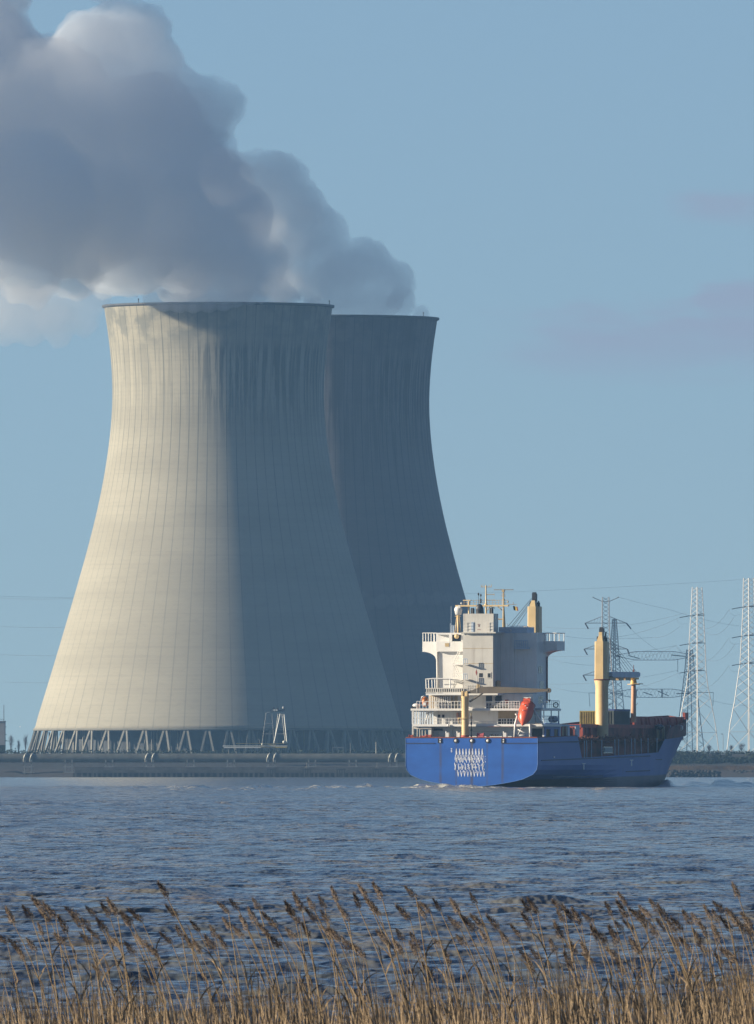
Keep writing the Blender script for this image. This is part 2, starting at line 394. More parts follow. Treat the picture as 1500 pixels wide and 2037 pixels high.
M_steam = vol_mat('dense_steam', 0.055, (0.98, 0.988, 1.0), 0.1)
M_steam2 = vol_mat('dense_far_steam', 0.055, (0.985, 0.99, 0.998), 0.1)
M_veil = vol_mat('thin_steam', 0.03, (0.94, 0.95, 0.97), 0.3)
DR = 0.52
near_core_and_blockers = [(620, 610, 30, 10), (560, 600, 42, 0), (480, 590, 55, 0), (420, 585, 60, 10), (350, 560, 52, 10), (285, 545, 45, 10),
    (520, 530, 60, 0), (440, 500, 80, 0), (470, 430, 75, 0), (360, 470, 105, 0), (250, 480, 115, 0), (400, 370, 85, 0), (300, 360, 120, 0),
    (160, 425, 135, -15), (60, 395, 140, -35), (360, 260, 95, 0), (250, 240, 125, 0), (130, 280, 140, 0), (20, 250, 140, 0), (300, 130, 70, 0), (250, 90, 80, 0), (190, 110, 95, 0),
    (345, 180, 60, 0), (405, 200, 52, 0), (448, 208, 44, 0), (470, 222, 26, 0), (478, 205, 20, 0), (420, 250, 45, 0), (90, 150, 80, 0), (-80, 120, 110, 0), (-30, 60, 75, 0), (280, 60, 62, 0), (240, 40, 50, 0), (-130, 330, 170, 0),
    (150, 540, 60, -35), (60, 535, 75, -48), (-60, 480, 105, -50), (-260, 305, 180, 0), (-280, 150, 190, 0), (-450, 190, 225, 0), (-30, -20, 100, 45), (-140, 60, 110, 55), (-700, 30, 285, 0), (-950, -40, 300, 0), (-200, -60, 120, 0), (-480, -80, 220, 0), (90, -120, 100, 28), (-110, -190, 180, 50), (-330, -230, 220, 80), (200, -60, 60, 12), (-620, -280, 300, 130), (-1000, -250, 330, 190), (-300, 200, 200, 90), (-550, 150, 240, 110), (0, 150, 120, 60), (-300, -80, 200, 100)]  # puffs left of and above the frame added to keep sun off the plume
far_core_and_blockers = [(838, 622, 22, 20), (800, 600, 32, 10), (750, 600, 45, 0), (700, 600, 45, 0), (660, 600, 40, 0), (790, 555, 38, 0), (730, 520, 46, 0), (722, 490, 27, 0), (760, 545, 45, 0), (680, 540, 60, 0), (640, 480, 52, 0), (620, 560, 50, 0), (600, 430, 62, 0),
    (560, 380, 62, 0), (550, 345, 52, 0), (500, 350, 48, 0), (580, 480, 60, 0), (530, 450, 60, 0), (480, 340, 40, 0), (655, 445, 32, 0), (590, 350, 24, 0), (450, 350, 60, 0), (480, 430, 80, 15), (430, 380, 80, 22), (380, 330, 90, 28), (330, 440, 100, 30), (560, 560, 50, 0), (480, 540, 60, 15), (300, 250, 110, 38), (200, 300, 120, 45), (100, 200, 130, 55), (-50, 150, 150, 75), (380, 530, 70, 25), (-250, 60, 160, 100), (200, 430, 100, 45), (90, 360, 120, 55), (-80, 300, 130, 75), (-250, 220, 160, 95)]  # left-hand puffs, hidden behind the near plume, added to block the sun
st1 = empty('steam_plume', (0, 0, 0))
tag(st1, 'huge grey-blue steam cloud billowing from the nearer tower and filling the upper left', 'steam plume', 'steam plumes over the cooling towers')
billow('steam_core', near_core_and_blockers, D1, DR, 434, M_steam, st1, 6)
veil = [(x_, y_, r_, -85) for x_, y_, r_ in ((-40, 610, 75), (40, 620, 58), (110, 620, 52), (60, 660, 30), (120, 665, 26), (170, 640, 30), (180, 600, 36), (0, 650, 40), (205, 590, 26))]
billow('steam_veil', veil, D1, DR, 434, M_veil, st1, 9, 1.6, 1.6, (16, 6), (4.5, 1.8))
mist = [(300, 592, 20, -50), (325, 598, 24, -52), (355, 602, 22, -52), (385, 603, 22, -52), (415, 600, 22, -52), (445, 600, 20, -52), (470, 597, 18, -52), (495, 594, 17, -52), (520, 592, 15, -50)]
billow('steam_mist', mist, D1, 0.1, 434, vol_mat('rim_mist', 0.07, (0.95, 0.96, 0.98), 0.3), st1, 13, 0.9, 1.2, (6, 2.5), (1.8, 0.7))
st2 = empty('steam_plume', (0, 0, 0))
tag(st2, 'steam column with a ragged right edge climbing left from the farther tower', 'steam plume', 'steam plumes over the cooling towers')
billow('steam_core', far_core_and_blockers, D2, DR, 649, M_steam2, st2, 21)

wisp = [(735, 1200, 14, 0), (760, 1196, 16, 4), (788, 1194, 15, 0), (815, 1193, 14, -4), (842, 1191, 14, 0), (868, 1190, 13, 3), (893, 1189, 12, 0), (912, 1192, 9, 0), (724, 1186, 12, 0)]
w0 = billow('steam_wisp', wisp, 5680, 0.0, 800, vol_mat('faint_steam', 0.010, (0.97, 0.98, 1.0), 0.2), None, 33, 0.9, 1.5, (7, 3), (2.0, 0.8))
tag(w0, 'faint level wisp of vapour drifting before the farther tower behind the bridge', 'steam wisp')
# ================================================================ WATER
def water_mat():
    m, nt, b = newmat('river_water'); g = N(nt, 'ShaderNodeNewGeometry'); P = g.outputs['Position']
    silt = noise(nt, mapping(nt, P, (0.045, 0.011, 1)), 1.0, 9, 0.72)
    s2 = noise(nt, mapping(nt, P, (0.35, 0.06, 1)), 1.0, 3, 0.6)
    c = mixc(nt, ramp(nt, silt, 0.38, 0.66), (0.080, 0.098, 0.115), (0.165, 0.155, 0.128))
    c = mixc(nt, ramp(nt, s2, 0.55, 0.72, 0, 0.5), c, (0.13, 0.10, 0.07))
    # foam: attribute painted on crests of the wake plus scattered flecks
    fo = N(nt, 'ShaderNodeAttribute', attribute_name='foam')
    fn = noise(nt, mapping(nt, P, (0.9, 0.12, 1)), 1.0, 5, 0.7)
    fl = noise(nt, mapping(nt, P, (0.55, 0.055, 1), (31, 7, 0)), 1.0, 3, 0.6)
    f1 = math_(nt, 'MULTIPLY', ramp(nt, fn, 0.46, 0.60), fo.outputs['Fac'], clamp=True)
    f2 = ramp(nt, fl, 0.745, 0.80, 0, 0.75)
    foam = math_(nt, 'MAXIMUM', f1, f2)
    c = mixc(nt, foam, c, (0.62, 0.60, 0.52))
    nt.links.new(c, b.inputs['Base Color'])
    nt.links.new(math_(nt, 'ADD', 0.12, math_(nt, 'MULTIPLY', foam, 0.6)), b.inputs['Roughness'])
    b.inputs['IOR'].default_value = 1.33
    n1 = noise(nt, mapping(nt, P, (1.1, 0.75, 1)), 1.0, 3, 0.62)
    n2 = noise(nt, mapping(nt, P, (0.28, 0.16, 1)), 1.0, 3, 0.6)
    bp = N(nt, 'ShaderNodeBump'); bp.inputs['Distance'].default_value = 1.0
    bp.inputs['Strength'].default_value = 1.0
    h = math_(nt, 'ADD', math_(nt, 'MULTIPLY', n1, 0.40), math_(nt, 'MULTIPLY', n2, 0.75))
    nt.links.new(h, bp.inputs['Height']); nt.links.new(bp.outputs[0], b.inputs['Normal'])
    return m
M_water = water_mat()
def build_water():
    rng = np.random.default_rng(11)
    rows = [-60.0, 20.0, 80.0]; y = 120.0
    while y < 5400: rows.append(y); y += (max(0.10, min(0.10 * (y / 150.0) ** 1.6, 0.62)) if y < 1300 else (0.95 if y < 2400 else 2.6))
    rows += [5600, 6500, 9000, 20000, 50000]
    Y = np.array(rows)
    t = np.concatenate([[-3, -1.5, -0.7, -0.3, -0.15, -0.08, -0.05], np.linspace(-0.034, 0.034, 300), [0.05, 0.08, 0.15, 0.3, 0.7, 1.5, 3]])
    W = np.maximum(Y, 150.0)
    X = W[:, None] * t[None, :]; YY = np.repeat(Y[:, None], len(t), 1)
    Z = np.zeros_like(X)
    dy = np.gradient(Y)[:, None]; dx = (W * 0.068 / 300)[:, None]
    lim = np.maximum(dy, dx)
    for k in range(90):
        lam = 0.36 * (17.0) ** (rng.random() ** 1.05); th = rng.normal(math.pi * 0.46, 0.5)
        kx = math.cos(th) * 2 * math.pi / lam; ky = math.sin(th) * 2 * math.pi / lam
        amp = 0.0052 * lam ** 0.85 * min(1, (1.6 / lam) ** .8); ph = rng.random() * 6.283
        wgt = np.clip((lam / lim - 2.2) / 2.5, 0, 1)
        if wgt.max() <= 0: continue
        Z += amp * wgt * np.sin(kx * X + ky * YY + ph)
    Z = Z + np.where(Z > 0, 1.6 * Z * Z, 0)
    foam = np.zeros_like(X)
    # the wake: low ridges that trail left of the stern, a darker bow wave right of the bow
    def ridge(px0, px1, D_, amp, wid, fm, wob=4.0, seed=0):
        nonlocal Z, foam
        r2 = np.random.default_rng(seed)
        PXc = 750 + F * X / np.maximum(YY, 1)
        yc = D_ + wob * np.sin(PXc * 0.021 + seed) + wob * 0.6 * np.sin(PXc * 0.053 + seed * 2)
        e = np.clip((PXc - px0) / 25, 0, 1) * np.clip((px1 - PXc) / 25, 0, 1)
        brk = np.clip(0.55 + 0.6 * np.sin(PXc * 0.045 + seed * 1.7) + 0.35 * np.sin(PXc * 0.11 + seed), 0.1, 1)
        g = np.exp(-((YY - yc) / wid) ** 2)
        Z += amp * g * e * brk
        foam = np.maximum(foam, fm * np.exp(-((YY - yc + wid * 0.7) / (wid * 0.8)) ** 2) * e * brk)
    ridge(-60, 300, 2085, 0.36, 14, 0.3, 10, 1)
    ridge(230, 760, 2105, 0.5, 12, 0.65, 9, 2)
    ridge(330, 640, 1960, 0.24, 12, 0.75, 12, 3)
    ridge(700, 940, 2175, 0.6, 10, 1.3, 6, 4)
    ridge(760, 1110, 2120, 0.28, 16, 1.4, 6, 5)
    ridge(860, 990, 2208, 0.40, 8, 1.5, 3, 6)
    ridge(1300, 1560, 2290, 1.15, 26, 0.0, 14, 7)
    ridge(1310, 1420, 2400, 0.9, 24, 0.0, 10, 8)
    ridge(1050, 1330, 2190, 0.10, 10, 0.8, 4, 9)
    V = np.stack([X, YY, Z], -1).reshape(-1, 3)
    m, n = X.shape; idx = np.arange(m * n).reshape(m, n)
    Fq = np.stack([idx[:-1, :-1], idx[:-1, 1:], idx[1:, 1:], idx[1:, :-1]], -1).reshape(-1, 4)
    o = np_mesh('water', V, Fq, M_water)
    a = o.data.attributes.new('foam', 'FLOAT', 'POINT'); a.data.foreach_set('value', foam.astype(np.float32).ravel())
    tag(o, 'choppy blue-grey river with patches of brown silt', 'river', kind='structure')
build_water()

# ================================================================ FAR BANK
def bank_mat():
    m, nt, b = newmat('bank_earth'); P = N(nt, 'ShaderNodeNewGeometry').outputs['Position']
    n1 = noise(nt, mapping(nt, P, (0.08, 0.08, 0.4)), 1.0, 5, 0.65)
    c = mixc(nt, ramp(nt, n1, 0.35, 0.65), (0.038, 0.025, 0.020), (0.020, 0.018, 0.018))
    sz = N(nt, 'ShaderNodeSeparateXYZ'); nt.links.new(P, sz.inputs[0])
    c = mixc(nt, ramp(nt, sz.outputs[2], 2.2, 3.0), c, (0.014, 0.015, 0.017))  # upper bank darkened in colour to stand for shade behind the pipeline
    n2 = noise(nt, P, 0.9, 3)
    c = mixc(nt, ramp(nt, n2, 0.5, 0.7, 0, 0.4), c, (0.025, 0.028, 0.02))
    nt.links.new(c, b.inputs['Base Color']); b.inputs['Roughness'].default_value = 0.95
    return m
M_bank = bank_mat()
def strip(name, lines, mat, label, cat, kind='structure'):
    """lines: list of polylines (near to far), each a list of points with equal count"""
    V = []; Fc = []
    n = len(lines[0])
    for l in lines: V += l
    for j in range(len(lines) - 1):
        for i in range(n - 1): Fc.append((j * n + i, j * n + i + 1, (j + 1) * n + i + 1, (j + 1) * n + i))
    mb = MB(); mb.add(V, Fc, True); o = mb.build(name, mat); tag(o, label, cat, kind=kind); return o
rnd = random.Random(3)
BX = [-3000, -1200, -500] + [-170 + i * 4 for i in range(95)] + [500, 1200, 3000]
def bl(D, z, jit=0.0, jd=0.0): return [(x, D + rnd.uniform(-jd, jd), z + rnd.uniform(-jit, jit)) for x in BX]
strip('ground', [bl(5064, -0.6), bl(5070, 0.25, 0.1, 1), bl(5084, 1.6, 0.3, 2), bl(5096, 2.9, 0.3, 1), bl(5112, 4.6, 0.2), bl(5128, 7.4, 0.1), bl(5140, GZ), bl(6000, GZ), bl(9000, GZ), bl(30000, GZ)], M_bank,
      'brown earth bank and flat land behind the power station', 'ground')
def marsh():
    xs = [-60 + i * 3 for i in range(41)]; L = []
    for D, z in ((-30, 1.0), (20, 0.9), (70, 0.6), (110, 0.25), (140, 0.05), (150, -0.25), (156, -0.7)):
        L.append([(x, D + rnd.uniform(-1, 1), z + rnd.uniform(-.05, .05)) for x in xs])
    strip('marsh', L, M_bank, 'muddy foreshore under the reeds', 'mud bank')
marsh()

def leafcloud(mb, c, rx, ry, rz, n, size, rnd, pal=None):
    for k in range(n):
        u = Vector((rnd.gauss(0, 1), rnd.gauss(0, 1), rnd.gauss(0, 1))).normalized() * (rnd.random() ** 0.4)
        p = Vector((c[0] + u.x * rx, c[1] + u.y * ry, c[2] + u.z * rz))
        a = Vector((rnd.gauss(0, 1), rnd.gauss(0, 1), rnd.gauss(0, 1))).normalized(); b = a.orthogonal().normalized()
        s = size * rnd.uniform(0.6, 1.4)
        mb.add([p + a * s, p - a * s * 0.5 + b * s * 0.7, p - a * s * 0.5 - b * s * 0.7], [(0, 1, 2)])

def leafmat(name, c1, c2, scale=0.5):
    m, nt, b = newmat(name); P = N(nt, 'ShaderNodeNewGeometry').outputs['Position']
    n1 = noise(nt, P, scale, 4)
    nt.links.new(mixc(nt, ramp(nt, n1, 0.35, 0.65), c1, c2), b.inputs['Base Color']); b.inputs['Roughness'].default_value = 0.9
    b.inputs['Specular IOR Level'].default_value = 0.1
    return m
M_scrub = leafmat('scrub_leaf', (0.018, 0.026, 0.016), (0.045, 0.055, 0.03))
M_tan = leafmat('dry_reed_far', (0.28, 0.175, 0.085), (0.12, 0.075, 0.045), 0.15)
M_twig = leafmat('bare_twig', (0.10, 0.075, 0.06), (0.06, 0.045, 0.04))
M_rock = leafmat('bank_rock', (0.03, 0.03, 0.032), (0.06, 0.055, 0.05))

rnd = random.Random(5)
mb = MB()
for i in range(330):
    x = -145 + i * 0.9 + rnd.uniform(-0.5, 0.5)
    if x < 15: h = rnd.uniform(0.7, 1.7)
    else: h = rnd.uniform(0.6, 1.3)
    leafcloud(mb, (x, 5150 + rnd.uniform(-4, 4), GZ + h * 0.35), 1.1, 1.1, h, 34, 0.34, rnd)
tag(mb.build('scrub', M_scrub), 'low dark scrub along the foot of the cooling towers', 'scrub', kind='stuff')
# right-hand bank: scrub, tan reeds, dark stones
mb = MB()
for i in range(620):
    x = 88 + rnd.random() * 75; z = rnd.choice((5.4, 5.4, 5.0, 6.4, 7.4, 3.9 if x > 128 else 5.2, 2.8 if x > 122 else 5.5)) + rnd.uniform(-.5, .5)
    leafcloud(mb, (x, 5094 + z * 4.2 + rnd.uniform(-3, 1), z), 1.4, 1.0, 0.8, 26, 0.4, rnd)
tag(mb.build('scrub', M_scrub), 'dark green bushes on the bank below the pylons', 'scrub', kind='stuff')
mb = MB()
for i in range(2600):
    x = 90 + rnd.random() * 38; z = 2.1 + rnd.random() * 1.4; hgt = rnd.uniform(.4, 1.1); y = 5092 + rnd.uniform(-4, 4)
    dx = rnd.uniform(-.2, .2)
    mb.add([(x - .06, y, z), (x + .06, y, z), (x + dx, y, z + hgt)], [(0, 1, 2)])
tag(mb.build('reed_bed', M_tan), 'strip of tan dry reeds on the far bank right of the bow', 'reeds', kind='stuff')
mb = MB()
for i in range(700):
    x = 90 + rnd.random() * 70; z = 0.1 + rnd.random() ** 1.5 * 2.0; r = rnd.uniform(.3, .8)
    mb.sphere((x, 5078 + z * 5 + rnd.uniform(-1, 1), z), r, 5, 4, (1.3, 1, .7))
for i in range(260):
    x = 98 + rnd.random() * 17; z = 0.1 + rnd.random() * 2.0
    mb.sphere((x, 5058 + rnd.uniform(-2, 2), z), rnd.uniform(.3, .7), 5, 4, (1.2, 1, .8))
tag(mb.build('rocks', M_rock), 'dark stones armouring the waterline right of the bow', 'rocks', kind='stuff')

# ---- quay wall with piles under the pipeline
M_quay = paint('wet_concrete', (0.07, 0.067, 0.064), 0.85, var=0.35, scale=0.2, dirt=(0.04, 0.04, 0.04), dirt_amt=0.6)
M_quaydark = paint('tidal_piles', (0.035, 0.035, 0.035), 0.9, var=0.4, scale=0.3)
xq0 = at(148, 1540, 5060).x; xq1 = at(1010, 1540, 5060).x
root = empty('quay', ((xq0 + xq1) / 2, 5062, 0)); tag(root, 'low tidal quay of dark concrete on short piles under the big pipe', 'quay')
cx = (xq0 + xq1) / 2
mb = MB(); mb.box(xq0 - cx, xq1 - cx, 0, 3, 1.45, 2.35); mb.box(xq0 - cx, xq1 - cx, 3.0, 3.6, -0.5, 3.4); mb.build('deck_beam', M_quay, root)
mb = MB(); mb.box(xq0 - cx - .5, xq1 - cx + .5, 1.6, 2.9, -0.5, 1.4); mb.build('back_wall', M_quaydark, root)
x = xq0; k = 0; rnd = random.Random(8)
while x < xq1 and k < 98:
    mb = MB(); w = rnd.uniform(.55, .95); mb.box(x - cx, x - cx + w, 0.1, 1.2, -0.5, 1.44); mb.build('pile', M_quay, root)
    x += rnd.uniform(1.3, 2.2); k += 1
# mooring dolphins: darker blocks standing in front
for px, lab in ((540, 'left'), (610, 'second'), (678, 'third'), (750, 'right')):
    c = at(px, 1546, 5050); mb = MB()
    for dx in (-1.2, -.4, .4, 1.2): mb.box(dx - .22, dx + .22, -.3, .3, -.6, 2.4)
    mb.box(-1.6, 1.6, -.5, .5, 2.4, 2.9)
    o = mb.build('mooring_dolphin', M_quaydark); o.location = (c.x, 5052, 0)
    tag(o, {'left': 'dark piled dolphin below the third pair of pale pipe loops', 'second': 'dark piled dolphin with a short mast, second from the left',
            'third': 'dark piled dolphin between the two that carry masts', 'right': 'dark piled dolphin with a mast nearest the ship'}[lab], 'dolphin', 'mooring dolphins along the quay')
    if lab in ('second', 'right'):
        mb = MB(); mb.cyl((0, 0, 2.9), (0, 0, 5.0), .07); mb.cyl((-.6, 0, 3.0), (0, 0, 3.9), .05); mb.cyl((.6, 0, 3.0), (0, 0, 3.9), .05); mb.build('mast', M_leg, o)

# ---- the big pipeline
M_pipe = paint('pipe_cladding', (0.10, 0.10, 0.082), 0.6, var=0.25, scale=0.25, dirt=(0.13, 0.07, 0.045), dirt_amt=0.5, streak=False)
M_loop = paint('pale_pipe', (0.62, 0.60, 0.50), 0.5, var=0.05)
M_steelg = paint('grey_steel', (0.21, 0.21, 0.20), 0.6, var=0.2)
DP = 5082.0; s = F / DP
zp = at(0, 1508, DP).z; rp = 1.52
xa = at(-60, 1508, DP).x; xb = at(1120, 1508, DP).x
root = empty('pipeline', (xa, DP, 0)); tag(root, 'thick horizontal pipeline on trestles along the far bank', 'pipeline')
sup = [56 + 80.7 * i for i in range(-1, 13)]
gaps = [at(px, 1508, DP).x - xa for px in sup]
mb = MB(); x = 0.0; L = xb - xa
while x < L:
    x1 = min(x + 2.7, L)
    mb.cyl((x, 0, zp), (x1 - 0.10, 0, zp), rp, n=20); mb.cyl((x1 - .10, 0, zp), (x1, 0, zp), rp - .12, n=20, caps=False); x = x1
mb.build('pipe', M_pipe, root)
for i, g in enumerate(gaps):
    mb = MB()
    for dx in (-1.15, 1.15):
        mb.box(g + dx - .24, g + dx + .24, -1.9, -1.4, zp - 6.6, zp - .6); mb.box(g + dx - .24, g + dx + .24, 1.4, 1.9, zp - 6.6, zp - .6)
        mb.box(g + dx - .2, g + dx + .2, -1.9, 1.9, zp - rp - .45, zp - rp - .02)
    mb.box(g - 1.7, g + 1.7, -1.95, -1.45, zp - 3.1, zp - 2.8); mb.box(g - 1.9, g + 1.9, -2.0, 2.0, zp - 5.1, zp - 4.6)
    mb.build('trestle', M_steelg, root)
    if i % 3 == 1 and i < 12:
        for dx in (-1.05, 1.15):
            pts = [(g + dx - .45, -rp - .25, zp - 1.3), (g + dx - .45, -rp - .25, zp - .3), (g + dx - .25, -rp - .1, zp + .6), (g + dx + .05, -rp + .2, zp + 1.2), (g + dx + .4, -.7, zp + 1.55), (g + dx + .4, .6, zp + 1.6)]
            m2 = MB(); m2.tube(pts, .17, 8); m2.build('vent_loop', M_loop, root)

# ---- loading gantry on the bank
M_white = paint('white_steel', (0.72, 0.70, 0.62), 0.5, var=0.08)
M_yel = paint('yellow_steel', (0.45, 0.34, 0.08), 0.5, var=0.15)
DG = 5105.0
def G(px, py, dy=0.0):
    p = at(px, py, DG + dy); return p
g0 = G(520, 1500)
root = empty('loading_gantry', (g0.x, DG, GZ)); tag(root, 'tall four-legged loading frame with long yellowish platform before the near tower', 'gantry')
def GL(px, py, dy=0.0): return G(px, py, dy) - Vector((g0.x, DG, GZ))
for (a, b, r) in (((529.5, 1418), (521.5, 1479), .10), ((541, 1420), (545.5, 1480), .07)):
    mb = MB(); mb.cyl(GL(*a), GL(*b), r); mb.build('leg', M_steelg, root)
for (a, b, r, dy) in (((557.5, 1420), (545, 1478), .16, -1), ((565.5, 1421), (571, 1478), .20, -1), ((553, 1420), (546, 1478), .07, 2), ((561, 1420), (567.5, 1478), .07, 2)):
    mb = MB(); mb.cyl(GL(a[0], a[1], dy), GL(b[0], b[1], dy), r); mb.build('leg', M_white, root)
for (x0, x1, y, dy) in ((528.5, 540, 1440, 0), (526, 542, 1460, 0), (555, 563, 1440, 0), (551, 565, 1460, 0), (530, 537, 1417.5, 0)):
    mb = MB(); mb.cyl(GL(x0, y, dy), GL(x1, y, dy), .11); mb.build('rung', M_steelg, root)
p = GL(550, 1413); mb = MB(); mb.box(p.x - 2.1, p.x + 2.6, -1.2, 1.2, p.z - .45, p.z + .1)
mb.cyl((p.x - .9, -1.3, p.z + .6), (p.x - .9, 1.0, p.z + .6), .45, n=10); mb.cyl((p.x + .5, -1.3, p.z + .5), (p.x + .5, 1.0, p.z + .5), .5, n=10)
mb.build('winch_head', M_dark, root)
p = GL(547, 1413); mb = MB(); mb.box(p.x - .5, p.x + .1, -1.45, -1.2, p.z - .2, p.z + .3); mb.box(p.x + .25, p.x + .85, -1.45, -1.2, p.z - .2, p.z + .3); mb.build('floodlight', M_white, root)
p = GL(564, 1409); mb = MB(); mb.sphere((p.x, 0, p.z), .7, 10, 8, (.7, .7, 1.1)); mb.build('sheave', M_steelg, root)
for (x0, x1, y, r, m_) in ((443, 572, 1484, .13, M_white), (446, 548, 1487, .16, M_white), (470, 572, 1479, .05, M_yel), (519, 571, 1486.5, .20, M_yel), (519, 549, 1482, .12, M_yel)):
    mb = MB(); a = GL(x0, y); b = GL(x1, y); mb.box(a.x, b.x, -1.5, 1.5, a.z - r, a.z + r); mb.build('platform', m_, root)
mb = MB(); p = GL(522, 1480.5); mb.sphere((p.x, -1.5, p.z), .35); mb.sphere((GL(565, 1476).x, -1.5, GL(565, 1476).z), .5); mb.build('tank', M_loop, root)
mb = MB()
for px in (455, 470, 485, 500, 512, 525, 536, 548, 560, 569): a = GL(px, 1487); mb.cyl((a.x, 0, a.z), (a.x, 0, -.6), .09)
a = GL(516, 1482); mb.tube([(a.x, 0, a.z), (a.x, 0, a.z + 1.6), (a.x - .35, 0, a.z + 2.1)], .06)
mb.build('pipework', M_steelg, root)

# ---- lamp posts, masts on the quay
def pole(px, ytop, ybot, D, r, label, name='lamp_post', cat='lamp post', arm=0.0, mat=None):
    a = at(px, ytop, D); b = at(px, ybot, D)
    o = empty(name, (b.x, D, b.z)); tag(o, label, cat)
    m_ = mat or M_steelg
    mb = MB(); mb.cyl((0, 0, 0), (0, 0, a.z - b.z), r, r * .7); mb.build('pole', m_, o)
    if arm: mb = MB(); mb.box(-arm if arm > 0 else 0, 0 if arm > 0 else -arm, -.12, .12, a.z - b.z - .12, a.z - b.z + .1); mb.build('lamp_head', m_, o)
pole(697, 1478, 1500, 5112, .08, 'short thin post by a low rail between the gantry and the ship', 'post', 'post')
pole(748, 1476, 1500, 5112, .10, 'pale thin post above the pipe just left of the ship', 'post', 'post', mat=M_loop)
pole(1438.5, 1460, 1492, 5180, .10, 'thin street lamp standing between the two right-hand pylons', arm=.7)
mb = MB(); a = at(661, 1487, 5110); b = at(684, 1486, 5110); mb.box(a.x, b.x, 5109.8, 5110.2, a.z - .08, a.z + .12)
for q in (a.x + .2, (a.x + b.x) / 2, b.x - .2): mb.box(q - .06, q + .06, 5109.9, 5110.1, GZ - .6, a.z - .08)
tag(mb.build('guard_rail', M_steelg), 'low pale rail above the pipeline, left of the thin posts', 'rail')

# ---- block at the left edge
xl0 = at(-70, 1434, 5300).x; xl1 = at(9.5, 1434, 5300).x; z0 = at(0, 1434, 5300).z; zm = at(0, 1482, 5300).z
root = empty('plant_building', ((xl0 + xl1) / 2, 5300, GZ)); tag(root, 'pale grey plant building with a rooftop mast, cut by the left edge', 'building')
h = (xl1 - xl0) / 2
M_bld = paint('building_grey', (0.30, 0.30, 0.30), 0.8, var=0.1, scale=.2, dirt=(.15, .15, .15))
mb = MB(); mb.box(-h, h, 0, 12, zm - GZ, z0 - GZ - .3); mb.build('wall', M_bld, root)
mb = MB(); mb.box(-h, h, -.05, 12, -.2, zm - GZ); mb.build('plinth', M_scrub, root)
mb = MB(); mb.box(-h - .15, h + .15, -.2, 12.2, z0 - GZ - .3, z0 - GZ); mb.build('roof', M_steelg, root)
mb = MB(); p = at(7.5, 1402, 5300).z - GZ; mb.cyl((h - .4, 3, z0 - GZ), (h - .4, 3, p), .13, .09); mb.box(h - 1.6, h - .4, 2.9, 3.1, z0 - GZ + .5, z0 - GZ + .65); mb.build('mast', M_dark, root)
mb = MB()
for zq in (1446, 1461, 1473): q = at(0, zq, 5300).z - GZ; mb.box(h, h + .7, 1, 2, q - .1, q + .06)
mb.box(h + .1, h + 1.6, 1, 1.4, at(0, 1474, 5300).z - GZ - .1, at(0, 1474, 5300).z - GZ + .05)
mb.build('bracket', M_dark, root)

# ---- bare trees left of the near tower
def bare_tree(px, ytop, D, spread, label, seed):
    rn = random.Random(seed); top = at(px, ytop, D); hgt = top.z - GZ
    o = empty('bare_tree', (top.x, D, GZ)); tag(o, label, 'tree', 'bare trees left of the near tower')
    mb = MB(); mb.tube([(0, 0, -.3), (rn.uniform(-.2, .2), 0, hgt * .4), (rn.uniform(-.3, .3), 0, hgt * .9)], [.16, .10, .03], 5); mb.build('trunk', M_twig, o)
    mb = MB()
    for k in range(70):
        z0_ = rn.uniform(.15, .85) * hgt; a = rn.uniform(0, 6.28); l = spread * rn.uniform(.4, 1) * (1 - .5 * z0_ / hgt)
        e = Vector((math.cos(a) * l, math.sin(a) * l, z0_ + rn.uniform(.3, 1.0) * (hgt - z0_)))
        mb.cyl((0, 0, z0_), e, .022, .010, n=3, caps=False)
        for q in range(3):
            f = Vector((rn.uniform(-.5, .5), rn.uniform(-.5, .5), rn.uniform(.3, .9))); b_ = Vector((0, 0, z0_)).lerp(e, rn.uniform(.4, .9)); mb.cyl(b_, b_ + f, .012, .007, n=3, caps=False)
    mb.build('crown', M_twig, o)
bare_tree(22, 1463, 5250, 1.5, 'wispy bare tree beside the building at the left edge', 1)
bare_tree(37, 1474, 5250, .8, 'smallest bare tree, midway between building and tower', 2)
bare_tree(51, 1462, 5240, 1.3, 'tallest bare tree, right against the foot of the near tower', 3)
bare_tree(1475, 1480, 5260, 2.2, 'bare tree between the legs of the rightmost pylon', 4)
bare_tree(1410, 1484, 5260, 1.6, 'bare tree behind the fence right of the middle pylon', 5)
bare_tree(1455, 1484, 5260, 1.2, 'small bare tree left of the rightmost pylon', 6)

# ---- palisade fence at the right
M_fence = paint('pale_fence', (0.36, 0.36, 0.34), 0.7, var=0.2)
root = empty('palisade_fence', (at(1330, 1500, 5160).x, 5160, GZ - 1)); tag(root, 'long grey palisade fence running below the pylons on the right', 'fence')
mb = MB(); rnd = random.Random(6)
for i in range(95):
    mb = MB(); x = i * .42; mb.box(x, x + rnd.uniform(.12, .24), -.06, .06, -.6, 2.15 + rnd.uniform(-.1, .1)); mb.build('picket', M_fence, root)
mb = MB(); mb.box(0, 40, .08, .16, .2, .35); mb.box(0, 40, .08, .16, 1.6, 1.75); mb.build('rail', M_fence, root)
